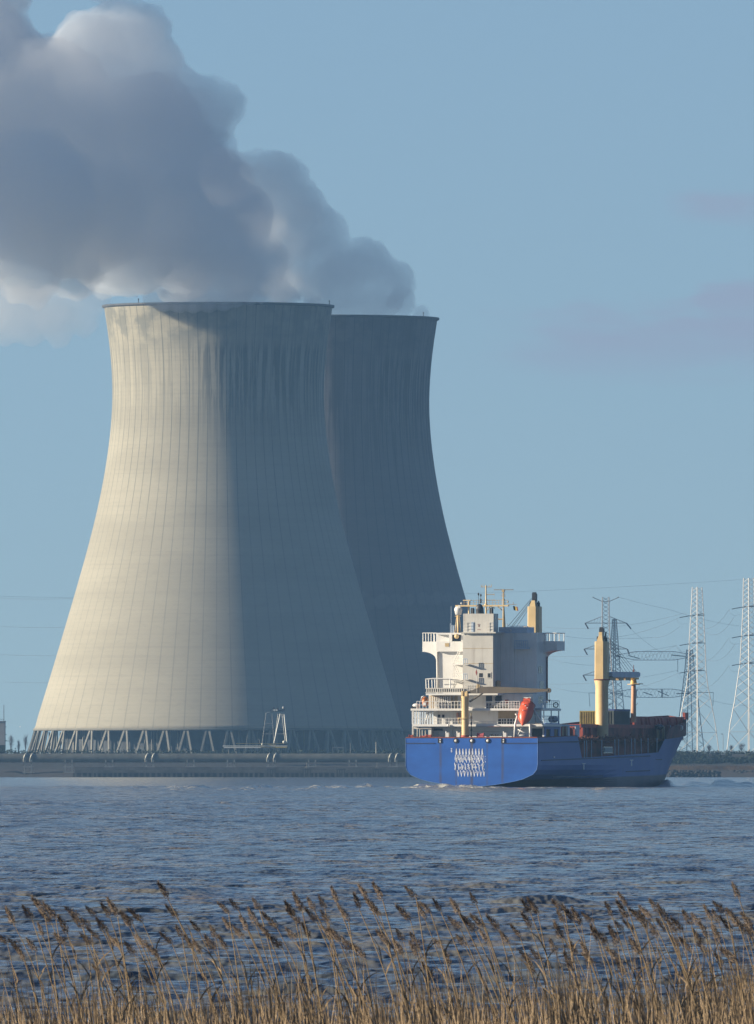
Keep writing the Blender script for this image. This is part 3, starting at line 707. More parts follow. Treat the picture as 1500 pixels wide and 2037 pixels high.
# ---- gulls
def gull(px, py, D, size, label, c):
    p = at(px, py, D); mb = MB(); mb.sphere((0, 0, 0), size * .35, 8, 6, (1.6, .8, .8))
    mb.add([(0, -.1 * size, 0), (0, .3 * size, 0), (-size * 1.3, .2 * size, size * .5), (-size * .8, -.1 * size, size * .3)], [(0, 1, 2, 3)])
    mb.add([(0, -.1 * size, 0), (0, .3 * size, 0), (size * .5, .2 * size, size * .9), (size * .3, -.1 * size, size * .5)], [(0, 1, 2, 3)])
    o = mb.build('gull', c); o.location = p; tag(o, label, 'bird')
gull(40, 1446, 4600, .34, 'white gull flying low left of the near tower', M_white)
gull(1357, 1247, 4600, .2, 'dark bird flying left of the middle pylon', M_dark)
# ================================================================ CARGO SHIP
AL = R(16.0); CA, SA = math.cos(AL), math.sin(AL)
DS = F / 13.5; SX = (938 - 750) / F * DS; SY = DS
ship = empty('cargo_ship', (SX, SY, 0), -AL)
tag(ship, 'blue-hulled cargo ship with white superstructure sailing away past the cooling towers', 'ship')
def L2(px, py, b):
    """local (a, z) of photo pixel on the athwartships plane b metres forward of the transom"""
    u = (px - 750) / F
    a = (u * (SY + b * CA) - SX - b * SA) / (CA + u * SA)
    Y = SY - a * SA + b * CA
    return a, CAMH + (YH - py) / F * Y
def LB(px, py, a):
    """local (b, z) of a photo pixel on the fore-and-aft plane a metres to starboard"""
    u = (px - 750) / F
    b = (u * (SY - a * SA) - SX - a * CA) / (SA - u * CA)
    Y = SY - a * SA + b * CA
    return b, CAMH + (YH - py) / F * Y
def P3(px, py, b):
    a, z = L2(px, py, b); return Vector((a, b, z))
def bx(mb, x0, x1, y0, y1, b0, b1):
    a0, z1 = L2(x0, y0, b0); a1, z0 = L2(x1, y1, b0); mb.box(a0, a1, b0, b1, z0, z1)
def part(mb, name, mat, parent=None, label=None):
    o = mb.build(name, mat, parent or ship)
    if label: o['label'] = label
    return o

def hull_paint():
    m, nt, b = newmat('blue_hull_paint'); oc = objco(nt)
    sx = N(nt, 'ShaderNodeSeparateXYZ'); nt.links.new(oc, sx.inputs[0]); X, Yc, Z = sx.outputs
    n1 = noise(nt, mapping(nt, oc, (.25, .1, .5)), 1.0, 4)
    c = mixc(nt, ramp(nt, n1, .3, .7), (0.006, 0.075, 0.33), (0.010, 0.10, 0.41))
    # sides are chalked and scuffed, the transom is fresher
    side = ramp(nt, Yc, 0.3, 1.5)
    n2 = noise(nt, mapping(nt, oc, (1, .12, .35)), 1.0, 5, .65)
    c = mixc(nt, math_(nt, 'MULTIPLY', side, ramp(nt, n2, .25, .7, .55, .95)), c, (0.095, 0.16, 0.40))
    # rust and soot runs below the fairleads
    for x, w, s_ in ((-4.75, .30, .55), (-2.35, .22, .5), (0.02, .34, .85), (2.4, .2, .55), (4.75, .32, .6)):
        d = math_(nt, 'ABSOLUTE', math_(nt, 'SUBTRACT', X, x))
        wv = noise(nt, mapping(nt, oc, (1.2, 1, .5), (x, 0, 0)), 1.0, 4)
        f = math_(nt, 'MULTIPLY', ramp(nt, d, w * .2, w, s_, 0), math_(nt, 'MULTIPLY', ramp(nt, wv, .3, .62, .35, 1), math_(nt, 'SUBTRACT', 1.0, side)))
        c = mixc(nt, math_(nt, 'MULTIPLY', f, ramp(nt, Z, 6.6, 6.9, 1, 0)), c, (0.055, 0.045, 0.05))
    # antifouling below the load line, rising towards the bow
    zl = math_(nt, 'SUBTRACT', Z, math_(nt, 'ADD', 1.1, math_(nt, 'MULTIPLY', Yc, 0.010)))
    af = math_(nt, 'MULTIPLY', ramp(nt, zl, -.15, .15, 1, 0), ramp(nt, Yc, 1.0, 2.0))
    n3 = noise(nt, mapping(nt, oc, (1, .2, 1.2)), 1.0, 4)
    c = mixc(nt, math_(nt, 'MULTIPLY', af, .92), c, mixc(nt, ramp(nt, n3, .3, .7), (0.055, 0.045, 0.055), (0.10, 0.075, 0.08)))
    r_ = noise(nt, mapping(nt, oc, (2, .8, .25)), 1.0, 4, .6)
    c = mixc(nt, math_(nt, 'MULTIPLY', ramp(nt, r_, .62, .8, 0, .5), side), c, (0.10, 0.05, 0.035))
    nt.links.new(c, b.inputs['Base Color']); b.inputs['Roughness'].default_value = .55
    return m
M_hull = hull_paint()
M_w = paint('white_ship_paint', (0.68, 0.67, 0.645), .45, var=.05, scale=.4, dirt=(0.36, 0.27, 0.18), dirt_amt=.30)
M_wd = paint('sooty_white_paint', (0.53, 0.51, 0.465), .5, var=.08, scale=.4, dirt=(0.22, 0.17, 0.13), dirt_amt=.5)
M_pale = paint('pale_blue_paint', (0.42, 0.50, 0.60), .5, var=.08, dirt=(0.25, 0.2, 0.17))
M_cream = paint('cream_crane_paint', (0.62, 0.46, 0.23), .45, var=.08, scale=.5, dirt=(0.30, 0.16, 0.06), dirt_amt=.35)
M_creamd = paint('weathered_cream_paint', (0.42, 0.31, 0.16), .55, var=.15, dirt=(0.16, 0.09, 0.05), dirt_amt=.5)
M_boom = paint('shade_toned_boom', (0.11, 0.085, 0.055), .6, var=.12, dirt=(0.1, .06, .04))  # the boom's shade is put into this darker brown-grey colour
M_red = paint('red_oxide', (0.34, 0.055, 0.03), .6, var=.3, scale=.8, dirt=(0.06, 0.02, 0.02), dirt_amt=.6)
M_redd = paint('rusty_coaming', (0.21, 0.05, 0.033), .75, var=.5, scale=.5, dirt=(0.03, 0.015, 0.015), dirt_amt=.7)
M_orange = paint('rescue_orange', (0.62, 0.085, 0.025), .35, var=.06, dirt=(.3, .06, .03), dirt_amt=.2)
M_or2 = paint('rescue_boat_orange', (0.72, 0.22, 0.03), .4, var=.08)
M_deck = paint('deck_green', (0.07, 0.08, 0.07), .8, var=.2)
M_blk = paint('black_paint', (0.014, 0.014, 0.017), .5, var=.3)
M_glass = newmat('window_glass')[0]; _b = M_glass.node_tree.nodes['Principled BSDF']; _b.inputs['Base Color'].default_value = (.02, .02, .025, 1); _b.inputs['Roughness'].default_value = .12
M_lash = paint('rusty_lashings', (0.20, 0.07, 0.035), .8, var=.6, scale=2.0, dirt=(0.35, .2, .08), dirt_amt=.5, streak=False)

# ---- hull surface from stations
ZL = [-1.5, -.5, 0, .2, .35, .6, .9, 1.2, 1.9, 2.6, 3.3]
ST = {0: [.15, .15, .2, 1.5, 3.3, 4.9, 6.6, 7.8, 9.4, 9.95, 10.1], 8: [1, 1.8, 2.5, 3.4, 4.3, 5.6, 6.9, 7.9, 9.4, 9.95, 10.1],
      20: [4, 5, 5.6, 5.9, 6.2, 6.8, 7.4, 8.0, 9.0, 9.8, 10.1], 32: [7.5, 8, 8.4, 8.5, 8.6, 8.8, 9.0, 9.2, 9.7, 10, 10.1], 45: [10.1] * 11, 64: [10.1] * 11}
SK = sorted(ST)
BOW_D = [(64, 10.1), (75, 10.1), (83, 9.8), (90, 8.9), (96, 7.35), (101, 5.6), (106, 3.5), (110, 1.5), (112.4, 0.0)]
BOW_W = [(64, 10.1), (72, 9.4), (80, 7.9), (88, 5.7), (95, 3.5), (100, 1.7), (104, 0.0)]
def sheer(b):
    return float(np.interp(b, [0, 22.5, 24.8, 70.0, 73.2, 112.4], [7.3, 7.62, 4.38, 5.24, 7.25, 8.6]))
def stem_b(z): return 104.0 + 8.4 * max(0, min(1, z / 8.6)) ** 1.1
def halfb(b, z):
    if b <= 64:
        i = max(0, min(len(SK) - 2, int(np.searchsorted(SK, b, 'right')) - 1)); b0, b1 = SK[i], SK[i + 1]; t = (b - b0) / (b1 - b0)
        h0 = np.interp(z, ZL, ST[b0]); h1 = np.interp(z, ZL, ST[b1]); return h0 + (h1 - h0) * t
    t = max(0, min(1, z / 8.6)) ** 1.25
    return float(np.interp(b, [q[0] for q in BOW_D], [q[1] for q in BOW_D])) * t + float(np.interp(b, [q[0] for q in BOW_W], [q[1] for q in BOW_W])) * (1 - t)
NZ = 20
stn = [0, 2, 4, 8, 12, 16, 20, 22.5, 24.8, 28, 32, 38, 45, 55, 64, 70.0, 73.2] + [76 + 2.2 * i for i in range(17)]
def side(sgn):
    V = []; 
    for b in stn:
        top = sheer(b)
        zl = ZL + [3.3 + (top - 3.3) * k / (NZ - 11) for k in range(1, NZ - 11 + 1)]
        for z in zl:
            bb = b
            if b > 64:   # squeeze stations behind the raked stem
                bb = 64 + (b - 64) / (stn[-1] - 64) * (stem_b(z) - 64) if True else b
                top_b = 64 + (b - 64) / (stn[-1] - 64) * (112.4 - 64)
            h = halfb(bb, z) if bb <= 64 else None
            if h is None:
                f = (b - 64) / (stn[-1] - 64); t = max(0, min(1, z / 8.6)) ** 1.25
                hd = float(np.interp(64 + f * 48.4, [q[0] for q in BOW_D], [q[1] for q in BOW_D])); hw = float(np.interp(64 + f * 40, [q[0] for q in BOW_W], [q[1] for q in BOW_W]))
                h = hd * t + hw * (1 - t)
            V.append((sgn * max(h, 0.0), bb, z))
    return V
mb = MB()
for sgn in (1, -1):
    V = side(sgn); m = NZ; fs = []
    for i in range(len(stn) - 1):
        for k in range(m - 1):
            q = (i * m + k, (i + 1) * m + k, (i + 1) * m + k + 1, i * m + k + 1); fs.append(q if sgn > 0 else q[::-1])
    mb.add(V, fs, False)
zt = ZL + [3.3 + (7.3 - 3.3) * k / 9 for k in range(1, 10)]
ts = [(halfb(0, z), z) for z in zt]
mb.add([(h, 0, z) for h, z in ts] + [(-h, 0, z) for h, z in ts], [(k, k + 1, m + k + 1, m + k) for k in range(m - 1)])
hull = part(mb, 'hull', M_hull)
# pale edge line round the transom, a raised bead
mb = MB()
for sgn in (1, -1):
    mb.tube([(sgn * h, -.02, z) for h, z in ts if z > .15], .03, 4)
part(mb, 'transom_bead', paint('bead_blue', (.12, .22, .45), .5))
# rubbing strakes
M_strake = paint('strake_dark', (.02, .03, .08), .6)
mb = MB(); mb.box(-10.1, -5.6, -.07, .0, 6.45, 6.56); part(mb, 'rubbing_strake', M_strake)
mb = MB(); mb.box(4.6, 10.12, -.07, 0, 6.45, 6.56); part(mb, 'rubbing_strake', M_strake)
mb = MB()
for k in range(12):
    b0, b1 = 0 + k * 2.0, 2.0 + k * 2.0; mb.hexa([(10.08, b0, 6.48 + b0 * .012), (10.2, b0, 6.48 + b0 * .012), (10.2, b1, 6.48 + b1 * .012), (10.08, b1, 6.48 + b1 * .012), (10.08, b0, 6.62 + b0 * .012), (10.2, b0, 6.62 + b0 * .012), (10.2, b1, 6.62 + b1 * .012), (10.08, b1, 6.62 + b1 * .012)])
part(mb, 'rubbing_strake', M_strake)
def strake(zf, b0, b1, th=.07, out=.06, n=24):
    mb = MB()
    for k in range(n):
        u0 = b0 + (b1 - b0) * k / n; u1 = b0 + (b1 - b0) * (k + 1) / n; z0, z1 = zf(u0), zf(u1)
        h0, h1 = halfb(u0, z0), halfb(u1, z1)
        mb.hexa([(h0 - .1, u0, z0 - th), (h0 + out, u0, z0 - th), (h1 + out, u1, z1 - th), (h1 - .1, u1, z1 - th), (h0 - .1, u0, z0 + th), (h0 + out, u0, z0 + th), (h1 + out, u1, z1 + th), (h1 - .1, u1, z1 + th)])
    part(mb, 'rubbing_strake', M_strake)
strake(lambda b: 3.95 + .0115 * b, 2, 64)
strake(lambda b: 1.45 + .006 * b, 14, 38, .09)
strake(lambda b: 1.75 + .0115 * b, 50, 64, .07)
strake(lambda b: 6.7, .2, 22, .05)
mb = MB()
for px, py in ((1161.7, 1519), (1256.7, 1512)):
    b, z = LB(px, py, 10.16); mb.box(10.09, 10.16, b - .9, b + .9, z - .07, z + .07); mb.box(10.09, 10.16, b - .22, b + .22, z - .9, z)
b, z = LB(1103, 1506, 10.16); mb.box(10.09, 10.16, b - .3, b + .3, z - .12, z + .12)
part(mb, 'tug_mark', M_w)
# decks inside the hull
mb = MB(); mb.box(-9.9, 9.9, .15, 23.6, 6.2, 6.3); mb.box(-9.9, 9.9, 23.7, 72, 4.1, 4.2)
mb.add([(-9.6, 72, 6.9), (9.6, 72, 6.9), (8.4, 90, 7.2), (4.5, 104, 7.6), (0, 111, 7.8), (-4.5, 104, 7.6), (-8.4, 90, 7.2)], [(0, 1, 2, 3, 4, 5, 6)])
part(mb, 'main_deck', M_deck)
mb = MB(); mb.tube([(sg * 10.02, b, sheer(b) + .04) for sg, b in [(-1, 22.4), (-1, 12), (-1, .0), (1, .0), (1, 12), (1, 22.4)]], .09, 4)
part(mb, 'bulwark_rail', M_redd)

# transom fairleads
for i, px in enumerate((875, 906.8, 938.5, 970.3, 1000.9)):
    p = P3(px, 1473.5, 0)
    mb = MB()
    if i in (0, 4):
        mb.box(p.x - .28, p.x + .28, -.10, .02, p.z - .34, p.z + .34)
    else:
        mb.cyl((p.x, -.10, p.z), (p.x, .02, p.z), .36, n=16, smooth=False)
    o = part(mb, 'fairlead', M_blk)
    mb = MB()
    if i in (0, 4):
        mb.box(p.x - .02, p.x + .16, -.14, -.10, p.z + .06, p.z + .26); mb.box(p.x - .02, p.x + .16, -.14, -.10, p.z - .26, p.z - .06)
    else:
        mb.sphere((p.x + .02, -.1, p.z), .21, 12, 8, (1, .4, 1))
    part(mb, 'roller', M_w, o)
# the broken-up white lettering on the transom, stroke for stroke
rn = random.Random(4); mb = MB()
def stroke(x0, y0, x1, y1, w=.05):
    a = P3(x0, y0, 0); b_ = P3(x1, y1, 0); d = (b_ - a); nrm = Vector((d.z, 0, -d.x)).normalized() * w
    mb.hexa([Vector((q.x, -.04 + s_, q.z)) for s_ in (0, .035) for q in (a - nrm, a + nrm, b_ + nrm, b_ - nrm)])
for k in range(9):
    x = 908 + 6.42 * k
    stroke(x + .2, 1489.5, x - .4, 1495, .06); stroke(x - .4, 1495, x + .1, 1501, .085); stroke(x + .1, 1490.5, x + 1.2, 1500, .05)
    stroke(x - 1.2, 1501, x - 2.6, 1508, .045); stroke(x + 1.8, 1501.5, x + 1.2, 1506, .04)
    stroke(x - 2.6, 1508, x - 2.4, 1512, .05)
    for q in range(5):
        u = x + rn.uniform(-3.2, 3.2); v = 1505 + rn.uniform(0, 22); l = rn.uniform(2, 5); s_ = rn.choice((-.35, .25, .1, -.15)); stroke(u, v, u + s_ * l, v + l, rn.uniform(.02, .045))
    stroke(x + rn.uniform(-1, 1), 1507, x + rn.uniform(0, 2), 1517, .055)
    stroke(x - 3.2 + k * .35, 1519, x - 2 + k * .35, 1532, .05); stroke(x - 2 + k * .35, 1532, x - 1.2 + k * .3, 1526, .035)
    stroke(x + 1.6, 1532, x + 3.4, 1543, .04); stroke(x + 5.0, 1535, x + 3.5, 1545, .035)
stroke(905, 1531, 906.5, 1522, .06)
for k in range(70):
    u = rn.uniform(905, 967); v = rn.uniform(1503, 1536); l = rn.uniform(.8, 2.6); stroke(u, v, u + rn.uniform(-.5, .5) * l, v + l, rn.uniform(.015, .04))
for yy in (1489.5, 1492.5, 1495.5):
    stroke(897, yy, 899.6, yy, .055)
part(mb, 'transom_lettering', paint('white_lettering', (.72, .74, .78), .5, var=.1))

def split_part(mb, name, mat, parent=None):
    """every separate piece of mb becomes a part of its own"""
    n = len(mb.v); up = list(range(n))
    key = {}
    for i, v in enumerate(mb.v):
        k = (round(v[0], 3), round(v[1], 3), round(v[2], 3)); up[i] = key.setdefault(k, i)
    def find(i):
        while up[i] != i: up[i] = up[up[i]]; i = up[i]
        return i
    for f in mb.f:
        for q in f[1:]: up[find(q)] = find(f[0])
    groups = {}
    for fi, f in enumerate(mb.f): groups.setdefault(find(f[0]), []).append(fi)
    for g in groups.values():
        m2 = MB(); idx = {}
        for fi in g:
            f = mb.f[fi]
            for q in f:
                if q not in idx: idx[q] = len(m2.v); m2.v.append(mb.v[q])
            m2.f.append(tuple(idx[q] for q in f)); m2.sm.append(mb.sm[fi])
        part(m2, name, mat, parent)
def rail(pts, h, posts, rows, parent=None, r=.042, name='railing', mat=None):
    """railing along local points (a,b,z at deck level)"""
    mb = MB(); pts = [Vector(p) for p in pts]
    for k in range(rows): mb.tube([p + Vector((0, 0, h * (k + 1) / rows)) for p in pts], r * (1.15 if k == rows - 1 else .75), 4)
    tot = sum((pts[i + 1] - pts[i]).length for i in range(len(pts) - 1)); n = max(2, posts)
    for k in range(n + 1):
        d = tot * k / n; i = 0
        while i < len(pts) - 2 and d > (pts[i + 1] - pts[i]).length: d -= (pts[i + 1] - pts[i]).length; i += 1
        seg = pts[i + 1] - pts[i]; q = pts[i] + seg * min(1, d / seg.length); mb.cyl(q, q + Vector((0, 0, h)), r, n=4)
    return part(mb, name, mat or M_w, parent)

# ---------------- superstructure
B1, B2 = 3.4, 8.1
# poop house (main deck to boat deck)
mb = MB(); bx(mb, 858, 1055, 1446, 1470, 4.6, 16); part(mb, 'poop_house', M_w)
mb = MB(); bx(mb, 1054.5, 1081, 1444, 1449, 4.4, 6); bx(mb, 1054.5, 1057, 1449, 1468, 4.4, 5); bx(mb, 1079, 1082, 1449, 1468, 4.4, 5); part(mb, 'side_passage', M_w)
mb = MB(); bx(mb, 1057, 1079, 1449, 1468, 4.9, 6.0); part(mb, 'doorway', M_blk)
mb = MB(); bx(mb, 823, 858, 1446, 1450, 3.0, 20); bx(mb, 819.5, 822.5, 1445, 1467, 3.0, 3.4); bx(mb, 852, 858, 1445, 1468, 3.2, 6)
for x in (829, 834, 839, 845): bx(mb, x, x + 1.3, 1450, 1468, 6, 6.2)
part(mb, 'side_arch', M_wd)
# decks
mb = MB()
bE = LB(1113.0, 1409, 10.0)[0]; bx(mb, 820, 1082.5, 1440.6, 1445, 2.6, bE); part(mb, 'boat_deck', M_w)
mb = MB(); bx(mb, 817, 1080, 1409.5, 1413.5, 2.4, bE); part(mb, 'upper_deck', M_w)
mb = MB(); bx(mb, 847, 990, 1379.2, 1382.8, 3.0, 9); part(mb, 'pool_deck', M_w)
mb = MB(); bx(mb, 862, 1050, 1413.5, 1441, 5.4, 13); part(mb, 'deckhouse', M_w, label='lower deckhouse with an open bay at its right')
mb = MB(); bx(mb, 853, 1060, 1381, 1410, 5.8, B2 + 5.3); part(mb, 'deckhouse', M_w, label='upper deckhouse below the tower block')
# main tower block with stepped starboard locker
mb = MB(); bx(mb, 868, 1068, 1259, 1381, B2, B2 + 5.4); part(mb, 'accommodation_block', M_w)
mb = MB(); bx(mb, 980, 1022, 1259.5, 1381, B2 - .45, B2 + .1); part(mb, 'pipe_trunk', M_w)
mb = MB(); bx(mb, 992, 1048, 1247.5, 1259.5, B2 - .1, B2 + 4); part(mb, 'bulwark_screen', M_pale)
# funnel casing
mb = MB(); bx(mb, 920.8, 980.8, 1259.6, 1381, B1, B2 + .2); cas = part(mb, 'funnel_casing', M_wd)
mb = MB()
for y in (1289.5, 1319.5): bx(mb, 920.6, 981, y, y + .7, B1 - .025, B1 + .1)
part(mb, 'weld_seam', M_creamd, cas)
mb = MB(); bx(mb, 953, 960, 1339.3, 1347.2, B1 - .03, B1 + .2); part(mb, 'window', M_blk, cas)
mb = MB(); bx(mb, 969, 977.2, 1337.5, 1349, B1 - .05, B1 + .2); w_ = part(mb, 'window', M_wd, cas)
mb = MB(); bx(mb, 970.2, 975.5, 1339.4, 1347.6, B1 - .07, B1 + .2); part(mb, 'pane', M_blk, cas)
mb = MB(); bx(mb, 919.5, 986, 1257.3, 1259.8, B1 - .5, B2 + .6); part(mb, 'casing_ledge', M_wd, cas)
mb = MB(); bx(mb, 921.5, 981.8, 1220.8, 1257.3, B1 + .3, B1 + 2.9); top_ = part(mb, 'funnel_house', M_wd)
mb = MB()
for x0, x1 in ((922.5, 936.5), (967, 981)):
    for y in (1237, 1243.5, 1250, 1256): bx(mb, x0, x1, y, y + .6, B1 + .05, B1 + .10)
    for x in (x0, x1 - .7): bx(mb, x, x + .7, 1237, 1257, B1 + .05, B1 + .10)
part(mb, 'railing', M_w, top_)
mb = MB(); bx(mb, 937.6, 943.4, 1237.5, 1256.8, B1 + .26, B1 + .4); part(mb, 'door', M_pale, top_)
mb = MB(); bx(mb, 950, 955, 1241.6, 1242.6, B1 + .27, B1 + .4); bx(mb, 951.5, 954, 1243.6, 1246.6, B1 + .27, B1 + .4); bx(mb, 949.6, 956, 1251.8, 1252.6, B1 + .27, B1 + .4); part(mb, 'stencil', M_redd, top_)
# small dark clutter under the ledge
mb = MB()
for x in range(923, 980, 4): bx(mb, x, x + rn.uniform(1, 2.6), 1259.8, 1259.8 + rn.uniform(1, 3), B1 - .12, B1 + .1)
part(mb, 'cable_tray', M_pale, cas)
# funnels: big tilted uptake and smaller pipes
for (px, py, w, h, t) in ((955, 1213, .60, .72, 2.0),):
    mb = MB(); p = P3(px, 1221, B1 + 1.6); mb.cyl(p, p + Vector((-.05, -.10, .75)), w, n=18); mb.sphere(p + Vector((-.05, -.1, .68)), w, 18, 10, (1, .55, 1.3)); part(mb, 'funnel', M_blk)
for px in (938.5, 941.5, 976, 979):
    mb = MB(); p = P3(px, 1221, B1 + 1.6); mb.cyl(p, p + Vector((0, -.02, .62)), .19, n=10); mb.sphere(p + Vector((0, 0, .64)), .20, 10, 6, (1, 1, 1.2)); part(mb, 'exhaust_pipe', M_blk)
# bridge wings: solid box, curved bracket, rail and posts
def wing(xt, xr, ytop, ybot, sgn, ybr, xbr, name):
    b0, b1 = 12.0, 16.5
    at_, z1 = L2(xt, ytop, b0); ar, z0 = L2(xr, ybot, b0); abr, zbr = L2(xbr, ybr, b0)
    poly = [(at_, z1), (ar, z1), (ar, zbr), (abr, zbr)]
    for k in range(1, 9):
        t = k / 8 * math.pi / 2; poly.append((abr + (at_ - abr) * (1 - math.cos(t)), zbr + (z0 - zbr) * math.sin(t)))
    poly[-1] = (at_, z0)
    mb = MB(); pl = [(a, b0, z) for a, z in poly]
    if sgn > 0: pl = pl[::-1]
    mb.prism(pl[::-1], (0, b1 - b0, 0)); w_ = part(mb, name, M_w)
    dk = z1
    h = L2(xt, 1259.3, b0)[1] - dk
    rail([(at_ + .1 * -sgn, b0, dk), (ar, b0, dk)], h, 5, 1, w_, .06, 'awning_frame')
    rail([(at_ + .1 * -sgn, b1, dk), (ar, b1, dk)], h, 4, 1, w_, .06, 'awning_frame')
    mb = MB(); mb.tube([(at_, b0, dk + h), (at_, b1, dk + h)], .06, 4); part(mb, 'awning_frame', M_w, w_)
    return w_
wl = wing(840.3, 868.5, 1276.3, 1296.5, -1, 1313, 867.5, 'bridge_wing')
wr = wing(1107.5, 1068, 1275.2, 1294.0, 1, 1309.5, 1074, 'bridge_wing')
wr['label'] = 'shaded right bridge wing'; wl['label'] = 'sunlit left bridge wing'
# wheelhouse behind the casing, port part with windows
mb = MB(); bx(mb, 868, 921, 1276, 1296, B2 - .7, B2 + 4); bx(mb, 868, 921, 1259.5, 1262.5, B2 - .7, B2 + 4); bx(mb, 893, 899, 1259.5, 1277, B2 - .72, B2); bx(mb, 917, 921, 1259.5, 1277, B2 - .7, B2); part(mb, 'bridge_balcony', M_w)
mb = MB(); bx(mb, 899, 917, 1262, 1276, B2 - .3, B2 - .1); part(mb, 'window', M_glass)
mb = MB(); bx(mb, 884.4, 894, 1278.3, 1287.3, B2 - .74, B2 - .6); o = part(mb, 'window', M_w); mb = MB(); bx(mb, 885.4, 893, 1279.3, 1286.3, B2 - .77, B2 - .6); part(mb, 'pane', M_creamd, o)
mb = MB(); mb.tube([P3(869.5, 1297, B2 - .15), P3(871, 1381, B2 - .15)], .16, 6); mb.tube([P3(871, 1297, B2 - .1), P3(905, 1292, B2 - .1)], .05, 4); part(mb, 'drain_pipe', M_wd)
# starboard: small balcony and side windows
mb = MB(); bx(mb, 1023, 1050.5, 1288, 1291.5, B2 - 1.1, B2); part(mb, 'balcony', M_pale)
a0, z0 = L2(1024, 1288, B2 - 1.0); a1, _ = L2(1050, 1288, B2 - 1.0); rail([(a0, B2 - 1.0, z0), (a1, B2 - 1.0, z0)], 1.0, 6, 2, None, .04, 'railing', M_pale)
for px, py, w, h in ((1073, 1332.5, .35, 1.0), (1076.8, 1332.5, .35, 1.0), (1077.5, 1362.5, .8, 1.1), (1067 + 6, 1393, .5, 1.0), (1077, 1392, .8, 1.1)):
    asd = L2(1068, 1300, B2)[0]; b, z = LB(px, py, asd); mb = MB(); mb.box(asd - .05, asd + .03, b - w * 1.3, b + w * 1.3, z - h / 2, z + h / 2); part(mb, 'window', M_glass)
mb = MB(); mb.tube([(asd + .12, B2 + 5.3, z) for z in (L2(0, 1308, B2)[1], L2(0, 1400, B2)[1])], .12, 5); part(mb, 'drain_pipe', M_redd)
# external stair: flights and two cantilever landings
mb = MB(); b = B2 - 1.0
for (x0, y0, x1, y1) in ((915, 1293, 903, 1320), (903, 1322, 915, 1349), (908, 1349, 901, 1370)):
    for o_ in (0, 4.5):
        mb.tube([P3(x0 + o_ - 2, y0, b), P3(x1 + o_ - 2, y1, b)], .05, 4)
    for k in range(9):
        t = k / 8; p = P3(x0 + (x1 - x0) * t - 2, y0 + (y1 - y0) * t, b); q = P3(x0 + (x1 - x0) * t + 3.5, y0 + (y1 - y0) * t, b); mb.cyl(p, q, .035, n=4)
part(mb, 'outside_stair', M_w)
for y in (1321.5, 1351.5):
    mb = MB(); bx(mb, 899, 921, y, y + 1.6, b - .7, B2); o = part(mb, 'landing', M_w)
    p = P3(899, y, b - .7); q = P3(920.5, y, b - .7); rail([p, q], .95, 5, 2, o, .035, 'railing', M_w)
    mb = MB(); bx(mb, 899, 919, y - .05, y + .0, b - .7, B2 - .05); bx(mb, 921.5, 932, y, y + 1.6, B1 - 1.0, B1); part(mb, 'bracket', M_wd, o)
    rail([P3(922, y, B1 - .9), P3(929.5, y, B1 - .9)], .8, 2, 1, o, .05, 'railing', M_pale)
# frames on the pool deck: awning rail, scalloped wind screen
dk = L2(0, 1377.5, 3.2)[1]
mb = MB(); bx(mb, 846, 925, 1368.6, 1370.2, 3.0, 3.12); bx(mb, 846, 925, 1376.5, 1378, 3.0, 3.12)
for k in range(18): bx(mb, 848 + k * 4.3, 848 + k * 4.3 + 2.0, 1370, 1377, 3.02, 3.08)
part(mb, 'wind_screen', M_wd)
mb = MB(); bx(mb, 848, 924, 1370.2, 1376.6, 3.3, 3.5); part(mb, 'screen_panel', M_blk)
mb = MB()
for x in (847.5, 852.8, 859.5, 865): mb.tube([P3(x, 1352, 3.2), P3(x + .6, 1369, 3.2)], .085, 4)
for x, b in ((895.5, 3.2), (866, 6)): mb.tube([P3(x, 1351, b), P3(x, 1369, b)], .09, 4)
mb.tube([P3(846, 1351.5, 3.2), P3(862, 1350, 3.2), P3(898, 1350.5, 3.2)], .10, 4); mb.tube([P3(846, 1351.5, 7), P3(868, 1350, 7)], .08, 4)
part(mb, 'awning_frame', M_w)
mb = MB(); a, z = L2(868, 1349, B2 - .2); poly = [P3(871, 1352, 3.3), P3(898, 1351, 3.3), P3(919, 1357, 3.3), P3(919, 1358.2, 3.3), P3(898, 1352.5, 3.3)]
mb.prism(poly, (0, 4.4, .0)); part(mb, 'awning', M_wd)
rail([P3(924, 1377, 3.2), P3(952, 1377, 3.2)], 1.05, 8, 3, None, .035)
# ribs / window frames on the upper deckhouse, port
mb = MB()
for k in range(10): bx(mb, 855 + k * 4.3, 855 + k * 4.3 + 2.2, 1385.5, 1409.5, 4.9, 5.2)
part(mb, 'window_frames', M_w)
mb = MB(); bx(mb, 854, 900, 1384, 1409.5, 5.5, 5.7); bx(mb, 904, 910, 1385, 1409, 5.6, 5.7); part(mb, 'window', M_creamd)
mb = MB(); bx(mb, 966, 979.5, 1384.5, 1409, 5.6, 5.75); part(mb, 'doorway', M_blk)
mb = MB(); bx(mb, 987, 997.5, 1384, 1398.5, 5.6, 5.75); bx(mb, 985, 988.5, 1386, 1398, 5.62, 5.78); part(mb, 'doorway', M_blk)
mb = MB(); bx(mb, 965, 981, 1396.3, 1397.8, 5.5, 5.6); bx(mb, 964.6, 966.2, 1384, 1409.5, 5.45, 5.6); bx(mb, 979.4, 981.2, 1384, 1409.5, 5.45, 5.6); part(mb, 'door_frame', M_w)
mb = MB(); bx(mb, 1004.5, 1010.5, 1392, 1398.5, 5.5, 5.8); part(mb, 'fire_box', M_red)
mb = MB(); bx(mb, 1024, 1030, 1397, 1402, 5.3, 5.8); part(mb, 'locker', M_glass)
z = L2(0, 1409.5, 2.6)[1]
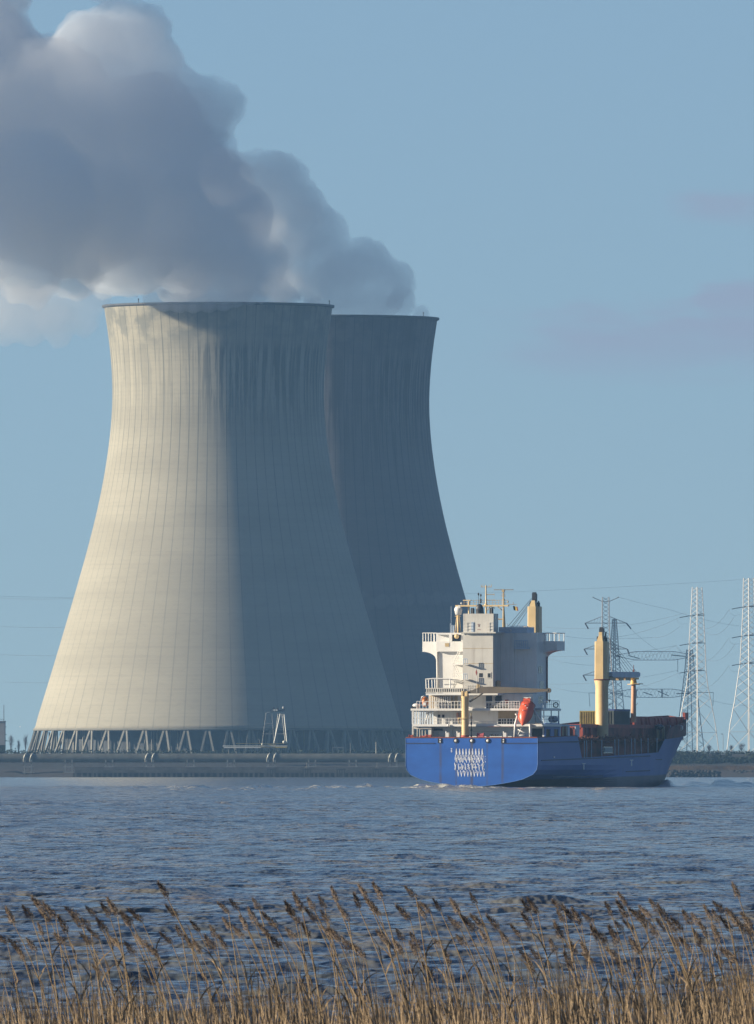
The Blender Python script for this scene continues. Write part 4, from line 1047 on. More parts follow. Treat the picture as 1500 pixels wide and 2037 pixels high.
rail([P3(829, 1409.5, 2.6), P3(917, 1409.5, 2.6)], 1.05, 14, 2); rail([P3(967, 1409.5, 2.6), P3(1034, 1409.5, 2.6)], 1.05, 12, 3)
mb = MB()
for x, q in ((975, 1), (983, 0), (991, 1), (999, 0), (1007, 1)): bx(mb, x, x + 5, 1404 - q, 1409, 3.2, 4.0)
part(mb, 'deck_equipment', M_creamd)
mb = MB(); p = P3(1013, 1400, 3.0); mb.cyl(p + Vector((0, 0, -.6)), p + Vector((0, 0, .1)), .17, n=8); mb.sphere(p + Vector((0, 0, .25)), .13, 8, 6); part(mb, 'deck_light', M_w)
# port end of the upper deck: ribs, white dome, orange rescue boat
mb = MB(); p = P3(828, 1403.5, 3.2); mb.sphere(p, .52, 14, 8, (1.1, 1, .62)); mb.cyl(p + Vector((-.1, 0, -.5)), p, .4, n=10); part(mb, 'raft_dome', M_w)
mb = MB(); p = P3(824, 1406.5, 3.1); mb.cyl(p + Vector((-.35, 0, -.15)), p + Vector((.35, 0, -.15)), .36, n=10); part(mb, 'winch_drum', M_blk)
# bay between boat deck and upper deck
mb = MB()
for k in range(8): bx(mb, 822 + k * 5.0, 822 + k * 5.0 + 1.5, 1414, 1441, 3.4 + (k % 3) * .6, 3.6 + (k % 3) * .6)
bx(mb, 819.3, 821.4, 1413.5, 1441, 2.7, 3.0)
mb.tube([P3(852, 1414, 3.2), P3(846, 1440, 3.2)], .10, 4)
part(mb, 'stanchion', M_w)
mb = MB(); bx(mb, 822, 862, 1416, 1441, 8, 8.2); part(mb, 'inner_bulkhead', M_pale)
for x in (871, 879.5):
    mb = MB(); bx(mb, x, x + 4.6, 1421.5, 1427.6, 5.36, 5.5); part(mb, 'window', M_blk)
mb = MB(); bx(mb, 991, 1026, 1414.5, 1430, 5.34, 5.5); part(mb, 'open_bay', M_creamd)
mb = MB(); bx(mb, 991, 1027, 1430, 1440.5, 5.34, 5.5); part(mb, 'open_bay', M_blk)
mb = MB()
for x in (997, 1001.5, 1006.5, 1013, 1019): bx(mb, x, x + (1.3 if x != 1006.5 else 2.4), 1430, 1440.5, 5.25, 5.34)
bx(mb, 991, 1027, 1429.3, 1430.3, 5.25, 5.34); bx(mb, 991, 1027, 1435, 1435.8, 5.25, 5.33)
part(mb, 'railing', M_w)
rail([P3(822, 1441, 2.8), P3(917, 1441, 2.8)], .9, 16, 2, None, .03); rail([P3(935, 1441, 2.8), P3(990, 1441, 2.8)], .45, 9, 1, None, .03)
mb = MB(); bx(mb, 908, 911.5, 1418, 1434, 4.8, 5.3); bx(mb, 915.5, 919, 1418, 1434, 4.8, 5.3); part(mb, 'pipe_riser', paint('salmon_pipe', (.45, .22, .14), .5))
mb = MB(); p = P3(891.5, 1442.8, 2.4); mb.sphere(p, .19, 10, 8, (1, .6, 1)); part(mb, 'stern_lamp', M_w)
# mooring deck clutter between bulwark and poop house
mb = MB(); bx(mb, 861, 880, 1449.5, 1453.5, 4.3, 4.6); part(mb, 'vent_grille', M_blk)
mb = MB(); bx(mb, 861, 862.3, 1453, 1468, 4.45, 4.6); bx(mb, 899.5, 901, 1452, 1468, 4.45, 4.6); bx(mb, 871.5, 872.6, 1456, 1462, 4.4, 4.6); bx(mb, 940, 1004, 1455.0, 1456.0, 4.45, 4.6); part(mb, 'bulkhead_trim', M_wd)
for x in (886, 908, 1000.5): 
    mb = MB(); bx(mb, x, x + 6.5, 1457.5, 1468, 2.0, 2.8); mb.cyl(P3(x + 1.5, 1457.5, 2.4), P3(x + 1.5, 1455, 2.4), .1, n=6); part(mb, 'ventilator', M_w)
    mb = MB(); bx(mb, x - 1.6, x - .2, 1460, 1468, 2.1, 2.7); part(mb, 'ventilator_shutter', M_blk)
for (x0, x1, y0, y1, m_, nm) in ((813.5, 822, 1461.5, 1468, M_red, 'mooring_winch'), (836, 846, 1463, 1468, M_red, 'mooring_winch'), (847.5, 859, 1461, 1468, M_red, 'mooring_winch'), (949, 963, 1458, 1465, paint('faded_red', (.40, .09, .10), .6), 'capstan')):
    mb = MB(); p = P3((x0 + x1) / 2, (y0 + y1) / 2, 2.0); w = (x1 - x0) / 27; h = (y1 - y0) / 27
    mb.cyl(p + Vector((-w, 0, 0)), p + Vector((w, 0, 0)), h * .8, n=10); mb.cyl(p + Vector((-w, 0, 0)), p + Vector((-w * .75, 0, 0)), h * 1.1, n=12); mb.cyl(p + Vector((w * .75, 0, 0)), p + Vector((w, 0, 0)), h * 1.1, n=12)
    mb.box(p.x - w, p.x + w, p.y - .3, p.y + .3, p.z - h - .2, p.z - h * .6); part(mb, nm, m_)
mb = MB()
for x, w in ((977, 2.0), (981, 1.2), (984, 2.6), (988.5, 2.6)): bx(mb, x, x + w, 1461 + rn.uniform(-.6, .6), 1464.6, 2.2, 2.5)
bx(mb, 974, 979, 1460.8, 1461.6, 2.2, 2.4); part(mb, 'mooring_bitts', M_blk)
# raised side bulwark / deckhouse side with rectangular ports
asd = 10.02
y0s = 1438.5
openings = [(1086, 1094.5), (1102, 1110.5)]
bz0 = 7.3; b_a, z_t = LB(1084, 1438.5, asd); b_e, _ = LB(1113, 1438.5, asd); z_o1 = LB(1090, 1450.5, asd)[1]; z_o0 = LB(1090, 1464.5, asd)[1]
mb = MB(); cuts = [b_a]
for x0, x1 in openings: cuts += [LB(x0, 1450, asd)[0], LB(x1, 1450, asd)[0]]
cuts.append(b_e)
for k in range(0, len(cuts) - 1, 2): mb.box(asd - .12, asd + .04, cuts[k], cuts[k + 1], z_o0, z_o1)
mb.box(asd - .12, asd + .04, b_a, b_e, z_o1, z_t)
part(mb, 'side_screen', M_hull)
mb = MB(); mb.box(6.0, 9.4, b_a + .6, 20, 7.0, z_t - .1); part(mb, 'inner_house', M_creamd)
mb = MB()
for k in range(9): mb.cyl((9.6, b_a + .8 + k * 1.1, 7.2), (9.6, b_a + .8 + k * 1.1, z_t - .2), .12, n=5)
part(mb, 'frame_rib', M_cream)
b_f, z2 = LB(1152.5, 1440, asd); zt2 = LB(1130, 1441.5, asd)[1]
c0 = LB(1115, 1450, asd)[0]; c1_ = LB(1129, 1450, asd)[0]; c2_ = LB(1133, 1450, asd)[0]; c3_ = LB(1145, 1450, asd)[0]
mb = MB()
mb.box(asd - .12, asd + .03, b_e, b_f, zt2 - .25, zt2); mb.box(asd - .12, asd + .03, c3_, b_f, 7.5, zt2 - .25); mb.box(asd - .12, asd + .03, c1_ + .1, c2_, 7.5, zt2 - .25); mb.box(asd - .12, asd + .03, b_e, c0, 7.5, zt2 - .25)
part(mb, 'side_screen', M_pale)
mb = MB(); mb.box(3, 9.0, b_e + 1, b_f + .4, 4.3, zt2 - .35)
for k in range(5): mb.box(9.0, 9.5, b_e + 1 + k * 2.0, b_e + 1.5 + k * 2.0, 4.3, zt2 - .3)
part(mb, 'hatch_end', M_red)
# starboard outboard platform on posts with rail, life ring
zu = L2(0, 1409.5, 10)[1]
mb = MB(); mb.box(L2(1082, 0, 4)[0] - 1, 10.0, 2.4, LB(1113.5, 1409, 10.0)[0], zu - .35, zu - .05)
bE = LB(1113.0, 1409, 10.0)[0]
for b in (2.6, bE * .33, bE * .66, bE - .1): mb.cyl((9.9, b, z_t), (9.9, b, zu - .3), .09, n=5)
part(mb, 'side_platform', M_pale)
rail([(9.95, 2.6, zu), (9.95, bE, zu)], 1.05, 9, 2, None, .04, 'railing', M_pale); rail([(9.95, 2.6, z_t), (9.95, bE, z_t)], 1.05, 14, 2, None, .035, 'railing', M_pale)
mb = MB(); p = LB(1101, 1431, 8.6); mb.cyl((8.6, p[0] - 1.2, p[1]), (8.6, p[0] + .8, p[1]), .5, n=12); part(mb, 'raft_canister', paint('blue_canister', (.05, .08, .2), .5))

# ---------------- stern provision crane
cr = 'provision_crane'
mb = MB(); p = P3(925.3, 1467.5, 1.5); z0 = p.z; z1 = L2(0, 1388, 1.5)[1]; z2 = L2(0, 1376, 1.5)[1]
mb.lathe([(0, 0), (.56, 0), (.56, .05)], (p.x, p.y, z0), 20); mb.lathe([(.52, .0), (.52, z1 - z0 - .2), (.60, z1 - z0), (.60, z1 - z0 + .12)], (p.x, p.y, z0), 20)
for sx_ in (-.5, .18): mb.box(p.x + sx_, p.x + sx_ + .26, p.y - .4, p.y + .4, z1, z2)
mb.box(p.x - .46, p.x + .46, p.y - .3, p.y + .35, z1, z1 + .7)
prov = part(mb, cr, M_cream)
mb = MB(); mb.lathe([(.55, 0), (.60, .02), (.60, .34), (.53, .36)], (p.x, p.y, z0), 20); part(mb, 'base_ring', M_red, prov)
zb_ = L2(0, 1429.5, 1.5)[1]
mb = MB(); mb.tube([(p.x + 1.15 * math.cos(t), p.y + 1.0 * math.sin(t), zb_) for t in [k * math.pi / 6 for k in range(13)]], .05, 4); mb.tube([(p.x + .62, p.y - .1, zb_), (p.x + 1.0, p.y - .3, zb_), (p.x + 1.0, p.y - .3, zb_ + .7)], .05, 4); mb.tube([(p.x - .9, p.y - .3, zb_), (p.x - .9, p.y - .3, zb_ - .7), (p.x - .45, p.y - .3, zb_ - .95)], .05, 4)
part(mb, 'platform', M_cream, prov)
bj = 1.5
poly = [P3(927, 1378, bj), P3(944, 1371.5, bj), P3(958, 1366.2, bj), P3(985, 1366, bj), P3(1030, 1367.5, bj), P3(1062, 1369.5, bj), P3(1091, 1371.0, bj), P3(1091, 1375.2, bj), P3(1060, 1378, bj), P3(1000, 1379, bj), P3(955, 1379.5, bj), P3(927, 1379.6, bj)]
mb = MB(); mb.prism([q + Vector((0, -.22, 0)) for q in poly][::-1], (0, .44, 0)); part(mb, 'boom', M_boom, prov)
mb = MB(); a = P3(961, 1379, bj); b_ = P3(934, 1396, bj); mb.cyl(a, b_, .10, .16, n=8); part(mb, 'luffing_ram', M_boom, prov)
mb = MB(); q = P3(951.5, 1364.5, bj); mb.cyl(q + Vector((0, -.2, 0)), q + Vector((0, .2, 0)), .30, n=14); mb.box(q.x - .34, q.x + .30, q.y - .16, q.y + .16, q.z - .45, q.z); part(mb, 'winch', M_creamd, prov)
mb = MB(); q = P3(1091.8, 1373.5, bj); mb.cyl(q + Vector((0, -.16, 0)), q + Vector((0, .16, 0)), .36, n=14, smooth=False); part(mb, 'sheave', M_boom, prov)
mb = MB(); mb.cyl(P3(1092.6, 1379, bj), P3(1092.8, 1390, bj), .03, n=4); q = P3(1092.8, 1391.5, bj); mb.cyl(q, q + Vector((0, 0, -.3)), .20, .12, n=8); mb.cyl(q + Vector((0, 0, -.3)), q + Vector((0, 0, -.5)), .07, n=6); part(mb, 'hook_block', M_blk, prov)
mb = MB(); mb.tube([P3(937.5, 1418, 1.8), P3(937.7, 1467, 1.8)], .06, 5)
for y in (1425, 1437, 1450, 1462): q = P3(937.7, y, 1.8); mb.cyl(q, q + Vector((0, 0, -.35)), .13, n=6)
part(mb, 'stern_light_mast', M_blk)
# mushroom vent on the tower deck
mb = MB(); q = P3(991.5, 1366.5, 5.0); mb.cyl(q, q + Vector((0, 0, .75)), .36, n=14); mb.sphere(q + Vector((0, 0, .75)), .40, 14, 8, (1, 1, .55)); part(mb, 'mushroom_vent', M_creamd)

# ---------------- monkey island: mast, radar mast, satcom, yard
bm = 9.5
mb = MB(); mb.tube([P3(967.3, 1259, bm), P3(967, 1207, bm), P3(966.8, 1163.8, bm)], [.15, .13, .09], 8)
mb.sphere(P3(966.9, 1204, bm), .3, 8, 6)
mast = part(mb, 'main_mast', M_cream)
mb = MB(); bx(mb, 905.6, 1011, 1203.8, 1206.4, bm - .3, bm + .3); part(mb, 'yard', M_cream, mast)
mb = MB()
for (x0, x1, y) in ((957, 978, 1167.6), (967, 983, 1182.6), (967, 983, 1193.8)): mb.tube([P3(x0, y, bm), P3(x1, y, bm)], .05, 4)
for x, y in ((957.5, 1168), (977.5, 1167), (983, 1185), (983, 1196)): mb.tube([P3(x, y, bm), P3(x, y - 4.5, bm)], .045, 4)
for x in (961, 973): mb.tube([P3(x, 1168, bm), P3(x, 1162, bm)], .025, 4)
split_part(mb, 'aerial_arm', M_creamd, mast)
rail([P3(923, 1203.8, bm), P3(1011, 1203.8, bm)], .72, 14, 2, mast, .028, 'railing', M_creamd)
mb = MB(); mb.tube([P3(984, 1210, bm), P3(975, 1206.5, bm), P3(969, 1214, bm)], .08, 5); mb.tube([P3(990, 1206, bm), P3(999, 1214, bm)], .07, 5); part(mb, 'knee_bracket', M_creamd, mast)
mb = MB(); mb.tube([P3(932.8, 1259, bm), P3(932.8, 1196, bm)], .13, 6); bx(mb, 921, 936, 1193.3, 1195.2, bm - .2, bm + .2); part(mb, 'side_post', M_cream, mast)
mb = MB(); mb.tube([P3(952.5, 1206, bm), P3(952, 1180, bm)], .035, 4); mb.tube([P3(956.5, 1206, bm), P3(956.5, 1186, bm)], .03, 4)
for x, y in ((951.8, 1182), (956.5, 1184), (956.3, 1193), (956.5, 1197)): mb.sphere(P3(x, y, bm), .14, 6, 5, (1, 1, 1.5))
part(mb, 'signal_lamp', M_blk, mast)
mb = MB(); mb.tube([P3(1002.8, 1259, bm), P3(1001.8, 1210, bm), P3(1001.6, 1175, bm)], [.30, .14, .09], 8)
mb.tube([P3(1007, 1258, bm), P3(1002.5, 1232, bm)], .07, 4); mb.tube([P3(991, 1231.8, bm), P3(1001, 1231.8, bm)], .09, 4)
for y, w in ((1183, 3.4), (1187, 4.5), (1194, 3.2)): mb.tube([P3(1001.6 - w, y - 2, bm), P3(1001.6, y, bm), P3(1001.6 + w, y - 2, bm)], .055, 4)
mb.box(P3(1001, 0, bm).x - .15, P3(1001, 0, bm).x + .2, bm - .2, bm + .2, L2(0, 1181, bm)[1], L2(0, 1176, bm)[1])
rm_ = part(mb, 'radar_mast', M_creamd)
mb = MB(); bx(mb, 982.6, 1020.8, 1172.3, 1174.0, bm - .12, bm + .12); part(mb, 'radar_scanner', M_steelg, rm_)
mb = MB(); mb.tube([P3(1010, 1202.5, bm), P3(1028, 1202.5, bm)], .035, 4); mb.sphere(P3(1010.5, 1197, bm), .13, 6, 5); mb.tube([P3(1021, 1202.5, bm), P3(1021, 1198, bm)], .04, 4); part(mb, 'halyard_arm', M_creamd, mast)
mb = MB(); q = P3(911.8, 1213, bm); mb.sphere(q + Vector((0, 0, .0)), .60, 18, 12, (1, 1, 1.0)); mb.lathe([(.0, -.75), (.44, -.75), (.60, .0)], (q.x, q.y, q.z), 18); sat = part(mb, 'satellite_dome', M_w)
mb = MB(); mb.tube([P3(911, 1223, bm), P3(911, 1269, bm)], .15, 6); mb.tube([P3(905, 1226, bm), P3(917, 1226, bm)], .05, 4); mb.tube([P3(913.5, 1224, bm + .5), P3(917, 1259, bm + .5)], .05, 4); mb.tube([P3(909, 1224, bm), P3(905, 1259, bm)], .05, 4); mb.sphere(P3(908.5, 1266, B2 - .9), .38, 8, 6); part(mb, 'dome_pedestal', M_cream, sat)
mb = MB(); mb.sphere(P3(918, 1200.3, bm), .14, 8, 6, (1, 1, 1.2)); mb.box(*(lambda q: (q.x - .15, q.x + .15, q.y - .1, q.y + .1, q.z - .1, q.z + .3))(P3(914, 1208, bm - .65))); part(mb, 'gps_dome', M_w)
mb = MB()
for x, y0, y1, r in ((897.6, 1259, 1206, .022), (896, 1262, 1240, .03), (899.5, 1262, 1243, .05), (902.5, 1262, 1244, .06), (905.5, 1262, 1243, .04), (981.2, 1230, 1218, .03), (1059, 1258, 1246, .03), (1033.5, 1248, 1243, .05)): mb.tube([P3(x, y0, bm), P3(x, y1, bm)], r, 4)
for x in (1008.5, 1033.3, 1009.5): mb.sphere(P3(x, 1243, bm), .1, 6, 5)
split_part(mb, 'whip_aerial', M_pale)
mb = MB(); q = P3(1016.5, 1253.5, B2 - .3); mb.sphere(q, .16, 8, 6); mb.cyl(q + Vector((0, 0, -.4)), q, .08, n=6); part(mb, 'searchlight', M_w)
mb = MB(); q = P3(1046, 1251, B2 + 1); mb.box(q.x - .4, q.x + .2, q.y, q.y + .6, q.z - .3, q.z + .4); part(mb, 'locker', M_w)
rail([P3(1013, 1247.5, B2), P3(1048, 1247.5, B2)], .15, 12, 1, None, .03, 'railing', M_pale)
mb = MB(); bx(mb, 984, 987, 1226, 1246, B1 + .9, B1 + 2.95); 
o = MB(); aa = L2(981.8, 0, B1 + .3)[0]; o.box(aa, aa + .03, B1 + 1.0, B1 + 1.7, L2(0, 1238, B1)[1], L2(0, 1226, B1)[1]); part(o, 'stencil', M_glass, top_)

# ---------------- deck cranes
def deck_crane(xc, b, ybase, ycol, yslew, ytopc, yneck, ytop, wcol, whouse, label, full):
    root = empty('deck_crane', (0, 0, 0)); root.parent = ship
    root['label'] = label
    c = P3(xc, ybase, b); s_ = F / (SY + b * CA)
    z = lambda y: L2(xc, y, b)[1]
    if full:
        mb = MB(); rc = wcol / 2 / s_
        mb.lathe([(rc, z(ybase + 6)), (rc, z(ycol)), (rc * 1.17, z(yslew + 2)), (rc * 1.17, z(yslew))], (c.x, b, 0), 28); part(mb, 'column', M_cream, root)
        mb = MB(); mb.lathe([(rc * 1.17, z(yslew + .4)), (rc * 1.26, z(yslew + .2)), (rc * 1.26, z(yslew - 2)), (rc * .9, z(yslew - 2))], (c.x, b, 0), 28); part(mb, 'slewing_ring', M_redd, root)
    w = whouse / 2 / s_; d = 1.25; zb, zc, zn, ztp = z(yslew - 2), z(ytopc), z(yneck), z(ytop)
    # chamfered column of the turning house with a narrower neck
    oct_ = [(-w, -d * .55), (-w * .72, -d), (w * .55, -d), (w, -d * .5), (w, d * .7), (w * .5, d), (-w * .6, d), (-w, d * .6)]
    mb = MB(); n = 8; zt_ = [zb, zc]
    vs = [(c.x + x, b + y, zb) for x, y in oct_] + [(c.x + x * .97, b + y * .97, zc) for x, y in oct_]
    mb.add(vs, [(i, (i + 1) % n, n + (i + 1) % n, n + i) for i in range(n)] + [tuple(range(n, 2 * n)), tuple(range(n - 1, -1, -1))])
    part(mb, 'crane_house', M_cream, root)
    mb = MB(); k = .42
    mb.hexa([(c.x - w * .55, b - d * .9, zc), (c.x + w * .45, b - d * .9, zc), (c.x + w * .5, b + d * .6, zc), (c.x - w * .55, b + d * .6, zc), (c.x - w * .3, b - d * .6, zc + .9), (c.x + w * .25, b - d * .6, zc + .9), (c.x + w * .25, b + d * .3, zc + .9), (c.x - w * .3, b + d * .3, zc + .9)])
    mb.box(c.x - w * .30, c.x + w * .25, b - d * .59, b + d * .3, zc + .9, zn)
    part(mb, 'neck', M_cream, root)
    mb = MB(); mb.box(c.x - w * .3, c.x + w * .35, b - d * .4, b + d * .3, zn, ztp)
    mb.cyl((c.x - w * .28, b - .2, ztp), (c.x + w * .33, b - .2, ztp), .22, n=10); mb.box(c.x - w * .75, c.x - w * .5, b - .3, b + .1, zc, zc + .75); mb.box(c.x + w * .62, c.x + w * .9, b - .3, b + .1, zc, zc + .6); mb.cyl((c.x + w * .5, b, zc + .3), (c.x + w * .7, b, zn), .12, n=6)
    part(mb, 'sheave_block', M_blk, root)
    return root, c, z, w
k1, cc, zf, w1 = deck_crane(1197.3, 46, 1468, 1366, 1353, 1276, 1257.5, 1250.5, 25.5, 25, 'tall cream forward crane with its boom laid on a post', True)
def jib(root, p0, p1, th, wd, mat, name='boom'):
    d = p1 - p0; mb = MB(); up = Vector((0, 0, 1)); sidev = d.cross(up).normalized() * wd
    for sg in (1,):
        a, b_ = p0, p1; m1 = a.lerp(b_, .06); m2 = a.lerp(b_, .94)
        ring = lambda q, k: [q - sidev - up * th * k, q + sidev - up * th * k, q + sidev + up * th * k, q - sidev + up * th * k]
        R_ = [ring(a, .55), ring(m1, 1), ring(m2, 1), ring(b_, .55)]; vs = [v for r_ in R_ for v in r_]
        fs = [(i * 4 + k, i * 4 + (k + 1) % 4, (i + 1) * 4 + (k + 1) % 4, (i + 1) * 4 + k) for i in range(3) for k in range(4)] + [(3, 2, 1, 0), (12, 13, 14, 15)]
        mb.add(vs, fs)
    return part(mb, name, mat, root)
def LBp(px, py, a):
    b, z = LB(px, py, a); return Vector((a, b, z))
ac = cc.x + .9
pa = LBp(1211, 1342, ac); pb = LBp(1267, 1342, ac)
jib(k1, pa, pb, .42, .55, M_pale)
mb = MB()
for x in (1216, 1232, 1246): q = LBp(x, 1350.5, ac); mb.box(q.x - .3, q.x + .3, q.y - 1.5, q.y + 1.5, q.z - .22, q.z + .25)
part(mb, 'boom_fittings', M_creamd, k1)
mb = MB(); t0 = Vector((cc.x + .2, 46, zf(1256)))
for k in range(5):
    q = LBp(1266 - k * 6.5, 1336.5, ac + (k % 2) * .3); mb.cyl(t0 + Vector((0, 0, -.25 * k)), q, .035, n=4)
part(mb, 'luffing_wires', M_blk, k1)
# boom rest / foremast
bp = LB(1260, 1400, ac)[0]
q0 = LBp(1260, 1437, ac); q1 = LBp(1260.6, 1361, ac)
mb = MB(); mb.cyl(q0, q1, .44, .34, n=12); post = part(mb, 'boom_rest', paint('salmon_post', (.50, .26, .13), .5, var=.1, dirt=(.25, .1, .05)))
mb = MB(); q = q1; mb.cyl(q + Vector((0, 0, -.1)), q + Vector((0, 0, .05)), .95, n=14); mb.box(q.x + .2, q.x + .9, q.y - .5, q.y + 2.2, q.z, q.z + .12); part(mb, 'platform', M_creamd, post)
mb = MB(); mb.cyl(q + Vector((0, 0, .05)), q + Vector((0, 0, .75)), .52, .40, n=12); mb.box(q.x - .5, q.x + .5, q.y - 1.2, q.y + 1.2, q.z + .7, q.z + 1.0); part(mb, 'boom_cradle', paint('yellow_cradle', (.55, .33, .04), .5, var=.2), post)
mb = MB(); mb.cyl(q + Vector((0, 0, 1)), q + Vector((0, 0, 2.9)), .05, n=4); mb.box(q.x - .12, q.x + .12, q.y - .1, q.y + .1, q.z + 1.8, q.z + 2.2)
for k, yy in enumerate((1378, 1391, 1404)): r_ = LBp(1264, yy, ac); mb.cyl(r_, r_ + Vector((0, 1.4, .4)), .04, n=4)
part(mb, 'mast_fittings', M_redd, post)
k2, c2c, zf2, w2 = deck_crane(1063.5, 32, 1330, 1300, 1284, 1206.5, 1196, 1181, 25, 24.5, 'aft deck crane standing behind the bridge, boom lowered to the left', True)
mb = MB()
for k, (x, y) in enumerate(((1011, 1245), (1017, 1247), (1020.5, 1247), (1028, 1248))):
    t0 = P3(1057.5, 1190.5 + k * 4, 32); mb.cyl(t0, P3(x - 8, y + 10, 33), .035, n=4)
part(mb, 'luffing_wires', M_blk, k2)
mb = MB(); a = P3(1056, 1290, 31); jib(k2, P3(1054, 1280, 31), P3(985, 1272, 36), .4, .5, M_cream)

# ---------------- cargo area seen through the cut-down side
mb = MB(); mb.box(-8.2, 8.2, 24.5, 76, 4.2, 7.3); part(mb, 'hatch_coaming', M_redd)
mb = MB(); mb.box(-9.2, 9.2, 24.5, 78, 6.95, 7.3)
part(mb, 'hatch_cover', M_redd)
# messy lashings on the coaming edge
mb = MB(); rn = random.Random(17)
for k in range(330):
    b = rn.uniform(24.6, 71); z = 6.75 + rn.uniform(-.1, .75) + (.55 if 56 < b < 63 else 0) * rn.random(); l = Vector((rn.uniform(-.2, .2), rn.uniform(-1.2, 1.2), rn.uniform(-.5, .5)))
    q = Vector((9.1 + rn.uniform(-.2, .35), b, z)); mb.cyl(q, q + l, rn.uniform(.03, .10), n=4)
for k in range(60):
    b = rn.uniform(24.6, 71); z = 6.9 + rn.uniform(-.1, .3); mb.box(8.8, 9.3, b, b + rn.uniform(.3, 1.4), z, z + rn.uniform(.15, .4))
part(mb, 'lashing_gear', M_lash)
for px in (1162.5, 1167, 1176.5, 1197, 1223, 1230.5, 1243, 1256, 1263, 1275.5, 1289, 1307):
    b, _ = LB(px, 1500, 9.6); mb = MB(); mb.cyl((9.6, b, 4.1), (9.6, b, 6.9 + .012 * (b - 24)), .075, n=6); part(mb, 'stanchion', M_pale)
b, z = LB(1210, 1492, 9.75); mb = MB(); mb.box(9.70, 9.78, b - 2.1, b + 2.3, z - .33, z + .36); o = part(mb, 'sign_board', paint('sign_paint', (.30, .34, .34), .6)); mb = MB(); mb.box(9.62, 9.70, b - 2.5, b + 2.7, z - .5, z + .5); part(mb, 'board_frame', M_glass)
# upper works: cross structure, red breakwater wall with ribs
s_ = lambda b: F / (SY + b * CA)
mb = MB()
b0_ = LB(1156, 1450, 7.0)[0]; b1_ = LB(1322, 1450, 7.0)[0]
zA = LB(1200, 1441, 7.0)[1]; zB = LB(1200, 1448, 7.0)[1]
mb.box(-7.5, 7.0, b0_, b1_ + 4, zB, zA); part(mb, 'upper_hatch_rail', M_red)
mb = MB(); mb.box(-7.4, 6.9, b0_ + .3, b1_ + 3.5, 7.3, zB); part(mb, 'upper_coaming', M_redd)
mb = MB()
for px, w, m_ in ((1158, .9, 0), (1165, .7, 0), (1174, .5, 0), (1278, .5, 0)):
    b, _ = LB(px, 1460, 7.2); mb.box(7.0, 7.3, b, b + w, 7.3, zB)
split_part(mb, 'coaming_stay', M_red)
mb = MB()
for px in (1309, 1320): b, _ = LB(px, 1460, 7.6); mb.box(7.4, 7.7, b, b + .45, 7.2, zB + .3)
part(mb, 'cradle_post', M_cream)
mb = MB()
for px in (1309, 1314): b, z = LB(px, 1446, 7.6); mb.sphere((7.6, b, z), .5, 8, 6, (1, 1.6, .8))
part(mb, 'chain_stopper', M_glass)
# forecastle breakwater
aw = 6.2
bA, zW1 = LB(1262, 1425.5, aw); bB, _ = LB(1361, 1425.5, aw); zW0 = LB(1262, 1437.5, aw)[1]
mb = MB(); mb.box(aw - .3, aw, bA, bB, zW0 - 1.4, zW1); wall_ = part(mb, 'breakwater', M_red)
mb = MB(); mb.box(aw - .35, aw + .12, bA, bB, zW1 - .14, zW1 + .03)
for k, px in enumerate((1275, 1284, 1290, 1302, 1309, 1315, 1327, 1332, 1345, 1355)):
    b, _ = LB(px, 1430, aw); mb.hexa([(aw, b, zW0 - .6), (aw + .5, b, zW0 - .6), (aw + .5, b + .35, zW0 - .6), (aw, b + .35, zW0 - .6), (aw, b, zW1), (aw + .06, b, zW1), (aw + .06, b + .35, zW1), (aw, b + .35, zW1)])
part(mb, 'wall_rib', paint('bright_red_rib', (.36, .04, .03), .6, var=.2), wall_)
# bow bulwark interior and raised bow tip
def bow_bulwark():
    mb = MB(); pts = []
    for f in [k / 22 for k in range(23)]:
        bt = 74 + f * (112.4 - 74); h = float(np.interp(bt, [q[0] for q in BOW_D], [q[1] for q in BOW_D])); pts.append((h, bt))
    full = [(h, b) for h, b in pts] + [(-h, b) for h, b in pts[::-1]]
    vs = []; fs = []
    for i, (h, b) in enumerate(full):
        zt_ = float(np.interp(b, [74, 76, 84, 100, 112.4], [7.5, 9.0, 9.6, 10.4, 11.0])); zb = sheer(b) - .02
        fl = 1 + .0
        vs += [(h * .995, b, zb), (h * 1.0, b + (.25 if b > 100 else 0), zt_), (h * 1.0 - (.18 if h > 0 else -.18), b + (.0 if b > 100 else 0) - .1, zt_), (h * .97, b - .1, zb)]
    n = len(full)
    for i in range(n - 1):
        o_ = i * 4; fs += [(o_, o_ + 4, o_ + 5, o_ + 1), (o_ + 1, o_ + 5, o_ + 6, o_ + 2), (o_ + 2, o_ + 6, o_ + 7, o_ + 3)]
    mb.add(vs, fs); return mb
bwk = bow_bulwark(); M_bowin = paint('dark_red_bulwark', (.13, .028, .024), .7, var=.4, dirt=(.02, .012, .012))
part(bwk, 'bow_bulwark', M_bowin)
mb = MB()
for px in (1326, 1338, 1351): 
    q = LBp(px, 1462, 8.0); mb.cyl((q.x + .6, q.y, 7.2), (q.x + .6, q.y, 9.4), .07, n=5)
part(mb, 'bulwark_stay', M_pale)
mb = MB(); q = P3(1365, 1424, 101); mb.box(q.x - .3, q.x + .1, q.y - 1, q.y + 1, 10.3, q.z + .5); part(mb, 'bow_post', M_red)
mb = MB(); q = P3(1353.5, 1448, 84); mb.cyl((q.x, q.y - .3, q.z), (q.x, q.y + .1, q.z), .42, n=12, smooth=False); part(mb, 'hawse_opening', M_w)

# ---------------- things the ship carries
def aboard(name, mb, mat, loc=(0, 0, 0)):
    """a separate thing standing on the ship, at its world place"""
    o = mb.build(name, mat); o.matrix_world = Matrix.Translation((SX, SY, 0)) @ Matrix.Rotation(-AL, 4, 'Z'); return o
